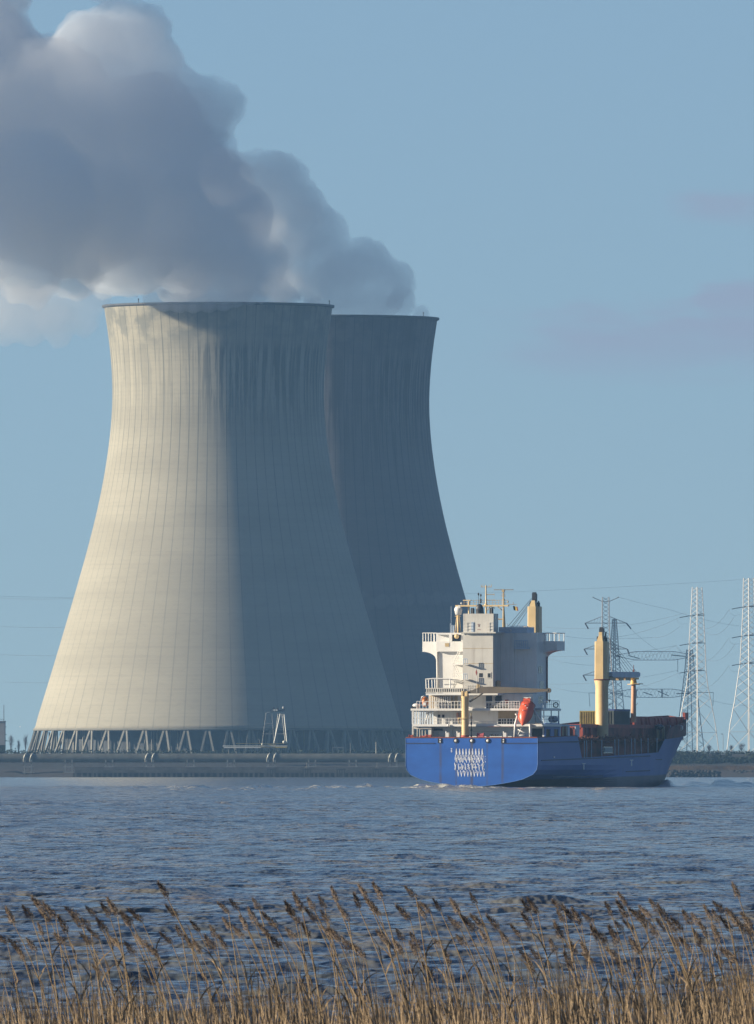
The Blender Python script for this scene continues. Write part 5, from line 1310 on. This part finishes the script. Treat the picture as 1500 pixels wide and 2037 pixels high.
# containers
M_cy = paint('yellow_container', (0.26, 0.22, 0.055), .6, var=.2, scale=1.0, dirt=(.10, .06, .03), dirt_amt=.6)
M_cg = paint('green_container', (0.055, 0.075, 0.07), .6, var=.2)
def container(x0, x1, y0, y1, b0, ln, mat, label, lid):
    a0, z1 = L2(x0, y0, b0); a1, z0 = L2(x1, y1, b0)
    mb = MB(); mb.box(a0, a1, b0 + .12, b0 + ln, z0, z1 - .06)
    r_ = aboard('shipping_container', mb, mat); tag(r_, label, 'container', 'containers on the forward hatch')
    mb = MB(); n = 7
    for k in range(n): x = a0 + (a1 - a0) * (k + .5) / n; mb.box(x - .07, x + .07, b0 - .0, b0 + .12, z0 + .1, z1 - .15)
    mb.box(a0, a0 + .14, b0 - .03, b0 + .12, z0, z1); mb.box(a1 - .14, a1, b0 - .03, b0 + .12, z0, z1); mb.box(a0 + .14, a1 - .14, b0 - .02, b0 + .12, z1 - .16, z1 - .01)
    mb.build('door_frame', mat, r_)
    mb = MB()
    for k in range(24): y = b0 + .3 + (ln - .5) * k / 24; mb.box(a1, a1 + .05, y, y + (ln - .5) / 48, z0 + .1, z1 - .15)
    mb.build('side_ribs', mat, r_)
    if lid: mb = MB(); mb.box(a0 - .03, a1 + .05, b0 + .15, b0 + ln, z1 - .06, z1 + .22); mb.build('tarpaulin', paint('blue_tarpaulin', (.04, .07, .22), .6), r_)
    return r_
container(1153, 1185.5, 1414, 1441.2, 58, 9, M_cy, 'yellow container with dark rust patches, left of the forward crane', False)
container(1187.5, 1221, 1413.5, 1441.2, 58, 9.4, M_cg, 'dark green container under a blue tarpaulin, right of the forward crane', True)
# lifeboat: capsule slung bow-down, plus its davit as part of the ship
mb = MB(); n = 14
pA = P3(1046, 1397, .6) + Vector((0, 1.6, 0)); pB = P3(1041.2, 1444, .6) + Vector((0, -.6, 0)); ax = (pB - pA); Lb = ax.length; ax.normalize()
sdv = ax.cross(Vector((0, 1, 0))).normalized(); upv = sdv.cross(ax)
prof_b = [(0, .62), (.03, .84), (.12, .98), (.35, 1.06), (.55, 1.0), (.72, .82), (.84, .52), (.93, .24), (1.0, .03)]
vs = []
for t, r in prof_b:
    for k in range(n):
        th = 2 * math.pi * k / n; rr = r * (1 + .06 * math.cos(2 * th)); vs.append(pA + ax * (t * Lb) + sdv * math.cos(th) * rr + upv * math.sin(th) * rr * (1.08 if math.sin(th) > 0 else .95))
m = len(prof_b); fs = [(j * n + k, j * n + (k + 1) % n, (j + 1) * n + (k + 1) % n, (j + 1) * n + k) for j in range(m - 1) for k in range(n)] + [tuple(range(n - 1, -1, -1)), tuple(range((m - 1) * n, m * n))]
mb.add(vs, fs, True)
lb = aboard('lifeboat', mb, M_orange); tag(lb, 'enclosed orange-red lifeboat slung bow-down at the stern', 'lifeboat')
mb = MB(); 
mb.tube([pA + ax * (.10 * Lb) + sdv * math.cos(t) * 1.09 + upv * math.sin(t) * 1.06 for t in [k * math.pi / 8 for k in range(17)]], .05, 4)
mb.tube([pA + ax * (t * Lb) + sdv * -1.04 * r for t, r in ((.05, .9), (.35, 1.07), (.7, .86), (.85, .55))], .06, 4); mb.tube([pA + ax * (t * Lb) + sdv * 1.04 * r for t, r in ((.05, .9), (.35, 1.07), (.7, .86), (.85, .55))], .06, 4)
mb.build('fender', paint('dark_orange', (.28, .045, .02), .5), lb)
mb = MB(); q = pA + ax * .2 + upv * -.55; mb.box(q.x - .55, q.x + .5, q.y - .5, q.y + .5, q.z - .15, q.z + .45); mb.build('canopy', M_orange, lb)
mb = MB()
for k, (u, v) in enumerate(((-.4, .25), (.0, .3), (.35, .38), (-.2, .5))): q = pA + ax * (v * Lb) + sdv * u - upv * 1.02; mb.sphere(q, .09, 6, 5)
mb.build('porthole', M_w, lb)
mb = MB()
mb.tube([P3(1029.5, 1424, 1.0), P3(1025, 1440, 1.0), P3(1023.5, 1468, 1.0)], .17, 6); mb.tube([P3(1054, 1440, 2.4), P3(1055, 1468, 2.4)], .15, 6)
mb.tube([P3(1023, 1463, 1.2), P3(1050, 1463, 1.2)], .14, 6); mb.tube([P3(1030, 1451, 2), P3(1050, 1461, 2)], .07, 5); mb.tube([P3(1037, 1448, 2.2), P3(1030, 1463, 2.2)], .07, 5); mb.tube([P3(1029, 1424, 1.0), P3(1025.5, 1420, 1.0)], .14, 5)
dv = part(mb, 'lifeboat_davit', M_w)
mb = MB(); mb.tube([P3(1048, 1392, 5.5), P3(1063, 1412, 1.6), P3(1066, 1440, 1.6)], .16, 6); mb.tube([P3(1063, 1413, 1.6), P3(1073, 1428, 1.8), P3(1080, 1440, 2)], .12, 5); bx(mb, 1042, 1056, 1387, 1396, 5.0, 5.5); part(mb, 'lifeboat_ramp', M_w)
mb = MB(); bx(mb, 1040, 1044.5, 1388.5, 1393.5, 4.6, 4.9); q = P3(1052, 1391, 4.8); mb.sphere(q, .25, 8, 6); part(mb, 'davit_gear', M_blk)
# rescue boat, port side
mb = MB(); q = P3(846, 1396, 3.4); mb.sphere(q, .62, 12, 10, (.75, 1.4, 1.25)); rb = aboard('rescue_boat', mb, M_or2); tag(rb, 'small orange rescue boat stowed at the left end of the upper deck', 'rescue boat')
mb = MB(); mb.tube([q + Vector((-.45, -.6, .2)), q + Vector((-.3, -.8, .7)), q + Vector((.05, -.8, .85))], .1, 5); mb.box(q.x - .1, q.x + .35, q.y - .95, q.y - .8, q.z - .55, q.z - .1); mb.build('fender', M_w, rb)
# life ring
mb = MB(); q = P3(1105.6, 1402.5, 8); 
mb.tube([Vector((q.x + .36 * math.cos(t), q.y, q.z + .36 * math.sin(t))) for t in [k * math.pi / 8 for k in range(17)]], .075, 5); lr = aboard('life_ring', mb, M_blk); tag(lr, 'dark life ring on the rail at the right end of the upper deck', 'life ring')
# flags
def flag(p, w, h, mats, label, horiz=True):
    r_ = None
    for i, mt in enumerate(mats):
        mb = MB(); x0 = w * i / len(mats); x1 = w * (i + 1) / len(mats); n = 5; vs = []
        for k in range(n):
            t = x0 + (x1 - x0) * k / (n - 1)
            for yy in (0, .015):
                vs += [(p.x + t, p.y + .1 * math.sin(t * 5) + yy, p.z - .18 * t), (p.x + t + .12, p.y + .1 * math.sin(t * 5) + yy, p.z - h - .18 * t)]
        fs = []
        for k in range(n - 1): o_ = k * 4; fs += [(o_, o_ + 4, o_ + 5, o_ + 1), (o_ + 2, o_ + 3, o_ + 7, o_ + 6), (o_, o_ + 2, o_ + 6, o_ + 4), (o_ + 1, o_ + 5, o_ + 7, o_ + 3)]
        fs += [(0, 1, 3, 2), (4 * n - 4, 4 * n - 2, 4 * n - 1, 4 * n - 3)]
        mb.add(vs, fs)
        if r_ is None: r_ = aboard('flag', mb, mt); tag(r_, label, 'flag')
        else: mb.build('stripe', mt, r_)
    return r_
flag(P3(1020.5, 1205.5, bm), .72, .62, [M_blk, paint('flag_yellow', (.45, .32, .04), .8), paint('flag_dark', (.10, .02, .02), .8)], 'small dark three-striped flag flying at the right end of the yard')
q = P3(947.6, 1331, 1.2); mb = MB(); mb.add([q, q + Vector((-.12, 0, -.5)), q + Vector((.02, 0, -1.0)), q + Vector((.16, .04, -.55)), q + Vector((0, .05, 0)), q + Vector((-.12, .05, -.5)), q + Vector((.02, .05, -1.0)), q + Vector((.16, .09, -.55))], [(0, 1, 2, 3), (7, 6, 5, 4), (0, 4, 5, 1), (1, 5, 6, 2), (2, 6, 7, 3), (3, 7, 4, 0)])
fl = aboard('flag', mb, M_red); tag(fl, 'limp red ensign on the thin staff before the white funnel casing', 'flag')
mb = MB(); mb.cyl(q + Vector((0, .02, .1)), P3(948.6, 1378, 1.2), .02, n=4); mb.build('flagstaff', M_w, fl)
# ================================================================ POWER PYLONS
M_gal = paint('galvanised_steel', (0.34, 0.335, 0.32), .5, metal=.1, var=.1)
M_gald = paint('weathered_galvanised', (0.15, 0.155, 0.17), .6, var=.1)
M_ins = paint('insulator_brown', (0.035, 0.035, 0.04), .4)
def lattice(mb, prof, rot, panels, rl, rb_, gz=0):
    """prof: [(z, half diagonal)] from the top down; square mast whose corners sit at half-diagonal distance"""
    zs_ = [p[0] for p in prof][::-1]; rs_ = [p[1] for p in prof][::-1]
    rad = lambda z: float(np.interp(z, zs_, rs_))
    cor = lambda z, k: Vector((rad(z) * math.cos(rot + k * math.pi / 2), rad(z) * math.sin(rot + k * math.pi / 2), z))
    for k in range(4):
        for i in range(len(zs_) - 1): mb.cyl(cor(zs_[i], k), cor(zs_[i + 1], k), rl, n=4, caps=False)
    z = zs_[-1]; zb = zs_[0]
    while z > zb + .5:
        r_ = rad(z); st = max(r_ * .85, 1.0)
        if r_ > 5.2: st = r_ * 1.5
        z2 = max(z - st, zb)
        for k in range(4):
            mb.cyl(cor(z, k), cor(z2, k + 1), rb_, n=3, caps=False); mb.cyl(cor(z, k + 1), cor(z2, k), rb_, n=3, caps=False)
            if r_ > 5.2: mb.cyl(cor(z2, k), cor(z2, k + 1), rb_, n=3, caps=False)
        z = z2
def strain(mb, p, q, r=.14):
    mb.cyl(p, q, r, n=6)
def tall_pylon(px, D, ytop, yb, ref, label):
    """two like these at the right: ref gives (row, half width in px)"""
    c = at(px, 1500, D); s_ = F / D; base = at(px, yb, D).z
    root = empty('power_pylon', (c.x, D, base)); tag(root, label, 'pylon', 'tall lattice pylons on the right')
    prof_ = [(at(px, y, D).z - base, w / s_) for y, w in ref]
    mb = MB(); lattice(mb, prof_, R(-90), True, .15, .06); mb.build('lattice_mast', M_gal, root)
    return root, base, s_
ref1 = [(1168, 9.5), (1180, 10.2), (1274, 15.5), (1331, 17.5), (1364, 21), (1395, 27.5), (1440, 36), (1503, 44)]
P1, b1z, s1 = tall_pylon(1387, 5500, 1168, 1503, ref1, 'tall pale lattice pylon just right of the bow, a lower mast merged behind it')
ref2 = [(1150, 10), (1163, 10.5), (1206, 11), (1262, 14), (1319, 17), (1352, 22), (1395, 28), (1440, 37), (1503, 44.5)]
P2, b2z, s2 = tall_pylon(1489.5, 5220, 1150, 1503, ref2, 'tall lattice pylon cut off by the right edge of the picture')
def loc_(px, py, D, root): return at(px, py, D) - root.location
for root, D, xs, ys in ((P1, 5500, (1352, 1377, 1399), (1227.5, 1283, 1338)), (P2, 5220, (1456, 1480, 1502), (1210.5, 1268, 1323))):
    for y in ys:
        sgl = (y > 1330) and -2 or 0
        mb = MB(); mb.cyl(loc_(xs[1], y - 4, D, root), loc_(xs[2] + 3, y - 4, D, root), .12, n=4); mb.cyl(loc_(xs[1], y - 2, D, root), loc_(xs[2], y - 8, D, root), .09, n=4); mb.build('cross_arm', M_gald, root)
        mb = MB(); strain(mb, loc_(xs[0], y + 1, D, root), loc_(xs[1] - 2 + sgl, y - 3, D, root), .15); mb.build('insulator', M_ins, root); mb = MB(); mb.cyl(loc_(xs[1] + 11, y - 4, D, root), loc_(xs[1] + 19, y - 4, D, root), .22, n=6); mb.build('insulator', M_ins, root)
        mb = MB(); mb.tube([loc_(xs[0] - 6, y + 2, D, root), loc_(xs[0] - 3, y + 10, D, root), loc_(xs[0] + 5, y + 14, D, root), loc_(xs[0] + 16, y + 12, D, root)], .035, 3); mb.build('jumper_wire', M_gald, root)
# older pylon with stepped arms behind the forward crane
D0 = 5600; c = at(1205, 1500, D0); base = at(1205, 1497, D0).z; s0 = F / D0
root = empty('power_pylon', (c.x, D0, base)); tag(root, 'grey pylon with drooping insulators behind the forward crane', 'pylon')
mb = MB(); lattice(mb, [(at(0, y, D0).z - base, w / s0 * 1.38) for y, w in ((1188, 6.6), (1240, 7.2), (1291, 9.5), (1342, 13), (1410, 20), (1497, 30))], R(45), True, .19, .075); mb.build('lattice_mast', M_gald, root)
def l0(px, py): return at(px, py, D0) - root.location
mb = MB(); mb.tube([l0(1179, 1188), l0(1198, 1196.5), l0(1212, 1196.5), l0(1231, 1188)], .13, 4); mb.tube([l0(1179, 1188), l0(1181, 1188.5)], .24, 5); mb.tube([l0(1229, 1188.5), l0(1231, 1188)], .24, 5); mb.build('earth_wire_arm', M_gald, root)
for y, xl, xr, yt in ((1239.5, 1164, 1246, 1226), (1291, 1162, 1248, 1279), (1343, 1160, 1250, 1331)):
    mb = MB(); mb.cyl(l0(xl, y), l0(xr, y), .13, n=4); mb.cyl(l0(xl, y), l0(1198, yt), .11, n=4); mb.cyl(l0(xr, y), l0(1212, yt), .11, n=4)
    for k in range(5):
        for xe, xm in ((xl, 1198), (xr, 1212)):
            x_ = xe + (xm - xe) * (k + 1) / 6; yy = y + (yt - y) * (k + 1) / 6; mb.cyl(l0(x_, y), l0(x_ + (xm - xe) / 12, yy - .3), .05, n=3)
    mb.build('cross_arm', M_gald, root)
    for xe, dx in ((xl, 6.5), (xr, 9.5 if y < 1250 else 4)):
        mb = MB(); mb.cyl(l0(xe, y), l0(xe + dx, y + 11.5), .26, n=5); mb.build('insulator', M_ins, root)
# gantry: two lower white masts joined by two long lattice beams
DGt = 5650; c = at(1297, 1500, DGt); base = at(0, 1497, DGt).z; sg_ = F / DGt
root = empty('line_gantry', (c.x, DGt, base)); tag(root, 'pale steel gantry whose two bowed lattice beams stretch between a pair of masts', 'gantry')
def lg(px, py, dy=0): return at(px, py, DGt) - root.location + Vector((0, dy, 0))
for px, ref in ((1222.5, ((1231, 3.5), (1270, 7), (1340, 12), (1400, 18), (1497, 30))), (1372, ((1292, 6), (1330, 9.5), (1400, 18), (1497, 30)))):
    mb = MB(); tmp = MB(); lattice(tmp, [(at(0, y, DGt).z - base, w / sg_) for y, w in ref], R(-80), True, .15, .07)
    off = lg(px, 1500).x; mb.v = [(v[0] + off, v[1], v[2]) for v in tmp.v]; mb.f = tmp.f; mb.sm = tmp.sm; mb.build('lattice_mast', M_gal, root)
for x0, x1, ym, hh in ((1222, 1384, 1304.5, 8.5), (1213, 1384, 1379, 8.3)):
    mb = MB(); n = 22; prev = None
    for k in range(n + 1):
        t = k / n; x = x0 + (x1 - x0) * t; e = min(1.0, .12 + 1.0 * math.sin(math.pi * min(1, max(0, (t - .03) / .94))) * 1.25)
        pts = [lg(x, ym - hh * e, -1.0 * e), lg(x, ym - hh * e, 1.0 * e), lg(x, ym + hh * e, 1.0 * e), lg(x, ym + hh * e, -1.0 * e)]
        if prev:
            for a, b_ in zip(prev, pts): mb.cyl(a, b_, .12, n=3, caps=False)
            mb.cyl(prev[0], pts[3], .05, n=3, caps=False); mb.cyl(prev[3], pts[0], .05, n=3, caps=False); mb.cyl(prev[1], pts[0], .05, n=3, caps=False)
        prev = pts
    mb.build('lattice_beam', M_white, root)
mb = MB(); mb.cyl(lg(1317, 1371.5, -1.2), lg(1317, 1387, -1.2), .30, n=6); mb.cyl(lg(1266, 1372, -1.2), lg(1266, 1386, -1.2), .2, n=6); mb.build('beam_post', M_gal, root)
for pts, r in (([(1348, 1311), (1348.3, 1336)], .10), ([(1189, 1378.5), (1171.5, 1378.5), (1173.5, 1405)], .12), ([(1384, 1377.5), (1419, 1377.5), (1418, 1404)], .12)):
    mb = MB(); mb.tube([lg(*p, -1.3) for p in pts], r, 5); mb.build('insulator', M_ins, root)
for pts in ([(1228, 1304), (1240, 1309)], [(1250, 1304), (1272, 1310)], [(1335, 1303), (1365, 1306)], [(1224, 1379), (1240, 1381)], [(1280, 1377), (1298, 1383)], [(1309, 1375), (1330, 1384)], [(1345, 1380), (1375, 1379)]):
    mb = MB(); mb.tube([lg(*p, -1.2) for p in pts], .16, 5); mb.build('insulator', M_ins, root)
# third low mast at the base, behind the bow
# ---- conductors
def wire(pts, label, r=.045):
    """pts: (px, py, D); catenary-like sag between supports"""
    V_ = [at(*p) for p in pts]; out = []
    for i in range(len(V_) - 1):
        n = 10; sagm = (V_[i + 1] - V_[i]).length * .012
        for k in range(n): t = k / n; q = V_[i].lerp(V_[i + 1], t); q.z -= sagm * 4 * t * (1 - t); out.append(q)
    out.append(V_[-1]); mb = MB(); o0 = out[0]; mb.tube([q - o0 for q in out], r, 3)
    o = mb.build('power_line', M_gald); o.location = o0; tag(o, label, 'power line', 'power lines strung across the sky')
WD = [('top', 1185, 1190), ('second', 1241, 1247), ('third', 1297, 1303), ('lowest', 1352, 1356)]
for nm, ya, yb_ in WD:
    wire([(-60, ya, 6050), (150, yb_, 6000)], '%s of the four faint power lines left of the near tower' % nm)
RW = [([(1060, 1245, 6000), (1363, 1219, 5750), (1451, 1212, 5220)], 'wire from the funnel side to the highest insulator of the right-edge pylon'),
      ([(1060, 1248, 6000), (1352, 1228.5, 5500)], 'wire reaching the top insulator of the pylon right of the bow'),
      ([(1060, 1299, 6000), (1346, 1284, 5500)], 'wire reaching the middle insulator of the pylon right of the bow'),
      ([(1060, 1304, 6000), (1346, 1284, 5850), (1450, 1269, 5220)], 'wire reaching the middle insulator of the right-edge pylon'),
      ([(1060, 1354, 6000), (1350, 1339, 5500)], 'wire reaching the lowest insulator of the pylon right of the bow'),
      ([(1060, 1360, 6000), (1346, 1334, 5850), (1450, 1324, 5220)], 'wire reaching the lowest insulator of the right-edge pylon'),
      ([(1231, 1188, 5600), (1330, 1212, 5600), (1520, 1250, 5700)], 'wire sloping down right from the top arm of the crane-side pylon'),
      ([(1256, 1252, 5600), (1320, 1300, 5650)], 'short wire falling from the upper insulator onto the gantry beam'),
      ([(1380, 1378, 5500), (1520, 1398, 5700)], 'wire sloping down right from the middle pylon towards the right edge'),
      ([(1400, 1255, 5500), (1460, 1228, 5220)], 'jumper rising from the middle pylon to the right-edge pylon, upper one'),
      ([(1400, 1306, 5500), (1462, 1282, 5220)], 'jumper rising from the middle pylon to the right-edge pylon, middle one'),
      ([(1275, 1360, 5700), (1330, 1378, 5650)], 'short wire from the boom rest level down to the lower gantry beam'),
      ([(1225, 1270, 5600), (1300, 1268, 5600), (1352, 1246, 5500)], 'slack wire hanging between the crane-side pylon and the next'),
      ([(-60, 1185, 6300), (1520, 1150, 6300)], 'highest faint wire crossing behind both towers')]
for pts, lab in RW: wire(pts, lab, .04)

# ================================================================ REEDS
def reedmat(name, c1, c2, transl=.25, sc_=3.0):
    m, nt, b = newmat(name); P = N(nt, 'ShaderNodeNewGeometry').outputs['Position']; oi = N(nt, 'ShaderNodeObjectInfo')
    n1 = noise(nt, P, sc_, 3)
    c = mixc(nt, ramp(nt, n1, .3, .7), c1, c2)
    c = mixc(nt, math_(nt, 'MULTIPLY', oi.outputs['Random'], .4), c, tuple(x * .55 for x in c1))
    nt.links.new(c, b.inputs['Base Color']); b.inputs['Roughness'].default_value = .75; b.inputs['Specular IOR Level'].default_value = .2
    return m
M_stem = reedmat('reed_stem', (0.31, 0.23, 0.135), (0.2, 0.14, 0.08))
M_stalk = reedmat('reed_stalk', (0.36, 0.265, 0.16), (0.13, 0.09, 0.06), sc_=26.0)
M_plume = reedmat('reed_plume', (0.25, 0.195, 0.15), (0.155, 0.115, 0.085), sc_=14.0)
HZ = """45,210 115,185 165,165 195,205 210,185 300,180 320,220 350,225 370,180 428,185 455,175 505,220 515,205 555,200 655,105 697,185 785,248 410,235 255,245 70,310 130,318 90,355 245,290 385,270 355,290 525,330 570,295 675,290 715,265 755,310 850,270 900,170 938,155 1023,155 975,235 1005,205 1090,220 910,235 840,310 1160,175 1190,155 1180,205 1250,200 1240,155 1283,150 1332,125 1165,272 1222,265 1298,205 1375,195 1418,150 1450,108 1485,165 1380,318 1310,262 890,315 1060,260 955,265 600,455 400,420 20,290 160,262 470,300 620,340 790,330 1110,300 1340,280 1440,340"""
HZ2 = """10,110 145,105 385,135 5,180 120,190 205,170 180,190 245,165 318,170 320,225 415,222 378,230 475,230 30,290 95,280 155,300 150,340 90,330 250,310 430,285 515,290 560,265 600,165 628,168 600,225 735,155 735,210 770,195 800,212 850,205 925,180 985,140 980,185 1045,200 1080,185 1110,160 1140,190 1100,260 1060,225 1145,232 1180,245 1240,210 1275,215 1320,195 1350,205 1378,165 1430,108 1400,235 1430,215 1460,245 1280,290 1300,262 1205,238 725,270 780,330 830,345 870,280 905,285 960,355 970,240 1015,240 945,290 855,370 760,385 610,405 600,355 280,375 210,420 650,355 700,325 980,410 1240,320 1420,355 1370,380 1350,275 1490,265 1480,225 340,300 1035,330 1190,300 1310,330"""
heads = []
for t in HZ.split(): x, y = map(float, t.split(',')); heads.append((x / 2, 1720 + y / 2))
for t in HZ2.split(): x, y = map(float, t.split(',')); heads.append((750 + x / 2, 1720 + y / 2))
rn = random.Random(77)
def plume_mesh(seed, length, fat):
    r_ = random.Random(seed); mb = MB(); me = []
    # spindle of fine drooping spikelets along a bent rachis (local: grows up +z, leans to -x)
    for k in range(330):
        t = r_.random() ** .8; w = fat * (math.sin(math.pi * min(1, t * .93 + .10)) ** .75) * (1.12 - .75 * t)
        ang = r_.uniform(0, 6.283); rad = w * r_.random() ** .5
        cx_ = -length * (.30 * t + .22 * t * t); cz = length * t * .93
        p = Vector((cx_ + rad * math.cos(ang), rad * math.sin(ang), cz + r_.uniform(-.02, .02)))
        l = length * r_.uniform(.10, .24); d = Vector((-.62 + r_.uniform(-.35, .35) + .5 * math.cos(ang), r_.uniform(-.5, .5), .75)).normalized() * l
        s_ = d.cross(Vector((r_.uniform(-1, 1), r_.uniform(-1, 1), .2))).normalized() * length * .016
        mb.add([p - s_, p + s_, p + d * .6 + s_ * .8, p + d], [(0, 1, 2), (0, 2, 3)])
    o = mb.build('plume', M_plume); me = o.data; bpy.data.objects.remove(o); return me
def stem_mesh(seed, h, lean):
    r_ = random.Random(seed); mb = MB(); pts = []
    for k in range(9):
        t = k / 8; pts.append((-lean * h * t ** 1.7, r_.uniform(-.004, .004), h * t))
    mb.tube(pts, [.0048 - .0026 * k / 8 for k in range(9)], 4)
    o = mb.build('stem', M_stem); me = o.data; bpy.data.objects.remove(o); return me, pts[-1]
def leaf_mesh(seed):
    r_ = random.Random(seed); mb = MB(); l = r_.uniform(.25, .5); sg = r_.choice((-1, -1, 1)); pts = [(sg * l * .45 * t ** 1.5, r_.uniform(-.02, .02), l * t * (1 - .35 * t)) for t in (0, .25, .5, .75, 1)]
    w = [.006, .009, .008, .005, .001]; vs = []
    for p, ww in zip(pts, w): vs += [(p[0] - ww, p[1], p[2]), (p[0] + ww, p[1] + .003, p[2])]
    mb.add(vs, [(2 * i, 2 * i + 1, 2 * i + 3, 2 * i + 2) for i in range(4)], True)
    o = mb.build('leaf', M_stalk); me = o.data; bpy.data.objects.remove(o); return me
PL = [plume_mesh(i, .16, .034) for i in range(6)] + [plume_mesh(10 + i, .135, .042) for i in range(3)]
SM = [stem_mesh(i, 1.0, .10 + .035 * i) for i in range(7)]
LM = [leaf_mesh(i) for i in range(6)]
zones = [(100, 'at the far left edge'), (206, "below the near tower's left foot"), (330, "below the near tower's sunlit side"), (440, "below the middle of the near tower"), (575, 'below the loading gantry'),
         (700, "below the near tower's shaded side"), (806, "just left of the ship's stern"), (938, "below the left half of the ship's stern"), (1070, "below the right half of the ship's stern"),
         (1180, "below the ship's right side"), (1275, "below the ship's forward crane"), (1372, "below the ship's bow"), (1440, 'below the middle pylon'), (1600, 'at the far right edge')]
order = {}
hs = sorted(heads)
cnt = {}
def ordn(n): return '%d%s' % (n, 'th' if 10 <= n % 100 <= 20 else {1: 'st', 2: 'nd', 3: 'rd'}.get(n % 10, 'th'))
for i, (hx, hy) in enumerate(hs):
    zn = next(z for z in zones if hx < z[0])[1]; cnt[zn] = cnt.get(zn, 0) + 1
    D = rn.uniform(116, 148) if hy > 1800 else rn.uniform(116, 138)
    p = at(hx, hy, D); ln = rn.choice(PL); k = rn.randrange(len(SM)); sm_, tip = SM[k]
    sc_ = rn.uniform(.72, 1.05) * (D / 132) ** .6
    plen = .155 * sc_
    topz = p.z - plen * .45; topx = p.x + plen * .18
    z0 = -.15; hh = topz - z0
    r_ = empty('reed', (topx - tip[0] * hh, D, z0)); tag(r_, 'plumed dry reed, %s from left of those %s' % (ordn(cnt[zn]), zn), 'reed', 'plumed reeds on the near shore')
    s_ = bpy.data.objects.new('stem', sm_); col.objects.link(s_); s_.parent = r_; s_.scale = (hh, 1, hh)
    pl = bpy.data.objects.new('plume', ln); col.objects.link(pl); pl.parent = r_; pl.location = (tip[0] * hh, 0, hh); pl.scale = (sc_,) * 3; pl.rotation_euler = (rn.uniform(-.25, .25), rn.uniform(-.42, .10), rn.uniform(-.5, .5))
    for q in range(2):
        f_ = rn.uniform(.35, .8); lf = bpy.data.objects.new('leaf', rn.choice(LM)); col.objects.link(lf); lf.parent = r_; lf.location = (tip[0] * hh * f_ ** 1.7, 0, hh * f_); lf.rotation_euler = (0, rn.uniform(-.2, .3), rn.uniform(-.6, .6)); lf.scale = (.8,) * 3
# the mass of broken stalks below the plumes
def stalks():
    rg = np.random.default_rng(5); n = 5600
    D = rg.uniform(112, 150, n); px = rg.uniform(-90, 1590, n)
    dens = 1.0
    # tops: most end low, rising to the right; clumps
    base = 1980 + 14 * np.clip((700 - px) / 700, 0, 1) - 45 * np.clip((px - 1000) / 500, 0, 1) + 12 * np.sin(px * .021) + 9 * np.sin(px * .057 + 2)
    ty = base + rg.gamma(2.0, 30, n) - 22
    tall = rg.random(n) < .19; ty = np.where(tall, ty - rg.uniform(0, 110, n) * (1 + .35 * (px > 1150)), ty)
    V = []; Fc = []
    for i in range(n):
        if ty[i] > 2075: continue
        t = at(px[i], ty[i], D[i]); lean = rg.normal(.09, .15); z0 = CAMH + (YH - 2090) / F * D[i]
        if t.z < z0 + .02: continue
        h = t.z - z0; w = rg.uniform(.0016, .0042) * (1.25 if not tall[i] else 1.0)
        ra = rg.uniform(0, 3.14); wx = w * math.cos(ra); wy = w * math.sin(ra); bx_ = t.x + lean * h; mx = t.x + lean * h * .42; mz = z0 + h * .55; o = len(V); y = D[i]; yo = rg.uniform(-.01, .01)
        wx = wx if abs(wx) > .0012 else .0012
        V += [(bx_ - wx, y - wy, z0), (bx_ + wx, y + wy, z0), (mx + wx, y + wy, mz), (mx - wx, y - wy, mz), (t.x + wx * .5, y + yo, t.z), (t.x - wx * .5, y + yo, t.z)]
        Fc += [(o, o + 1, o + 2, o + 3), (o + 3, o + 2, o + 4, o + 5)]
    ob = np_mesh('reed_bed', np.array(V), np.array(Fc), M_stalk, False); tag(ob, 'thick belt of broken tan reed stalks along the bottom of the picture', 'reed bed', kind='stuff')
stalks()
# ================================================================ HAZE (the air between)
mb = MB(); mb.box(-650, 650, -40, 6400, -3.0, 420)
hz = mb.build('haze', vol_mat('air_haze', 4.2e-5, (0.32, 0.62, 1.0), 0.3)); tag(hz, 'thin bluish haze over the river and the far bank', 'haze', kind='stuff')
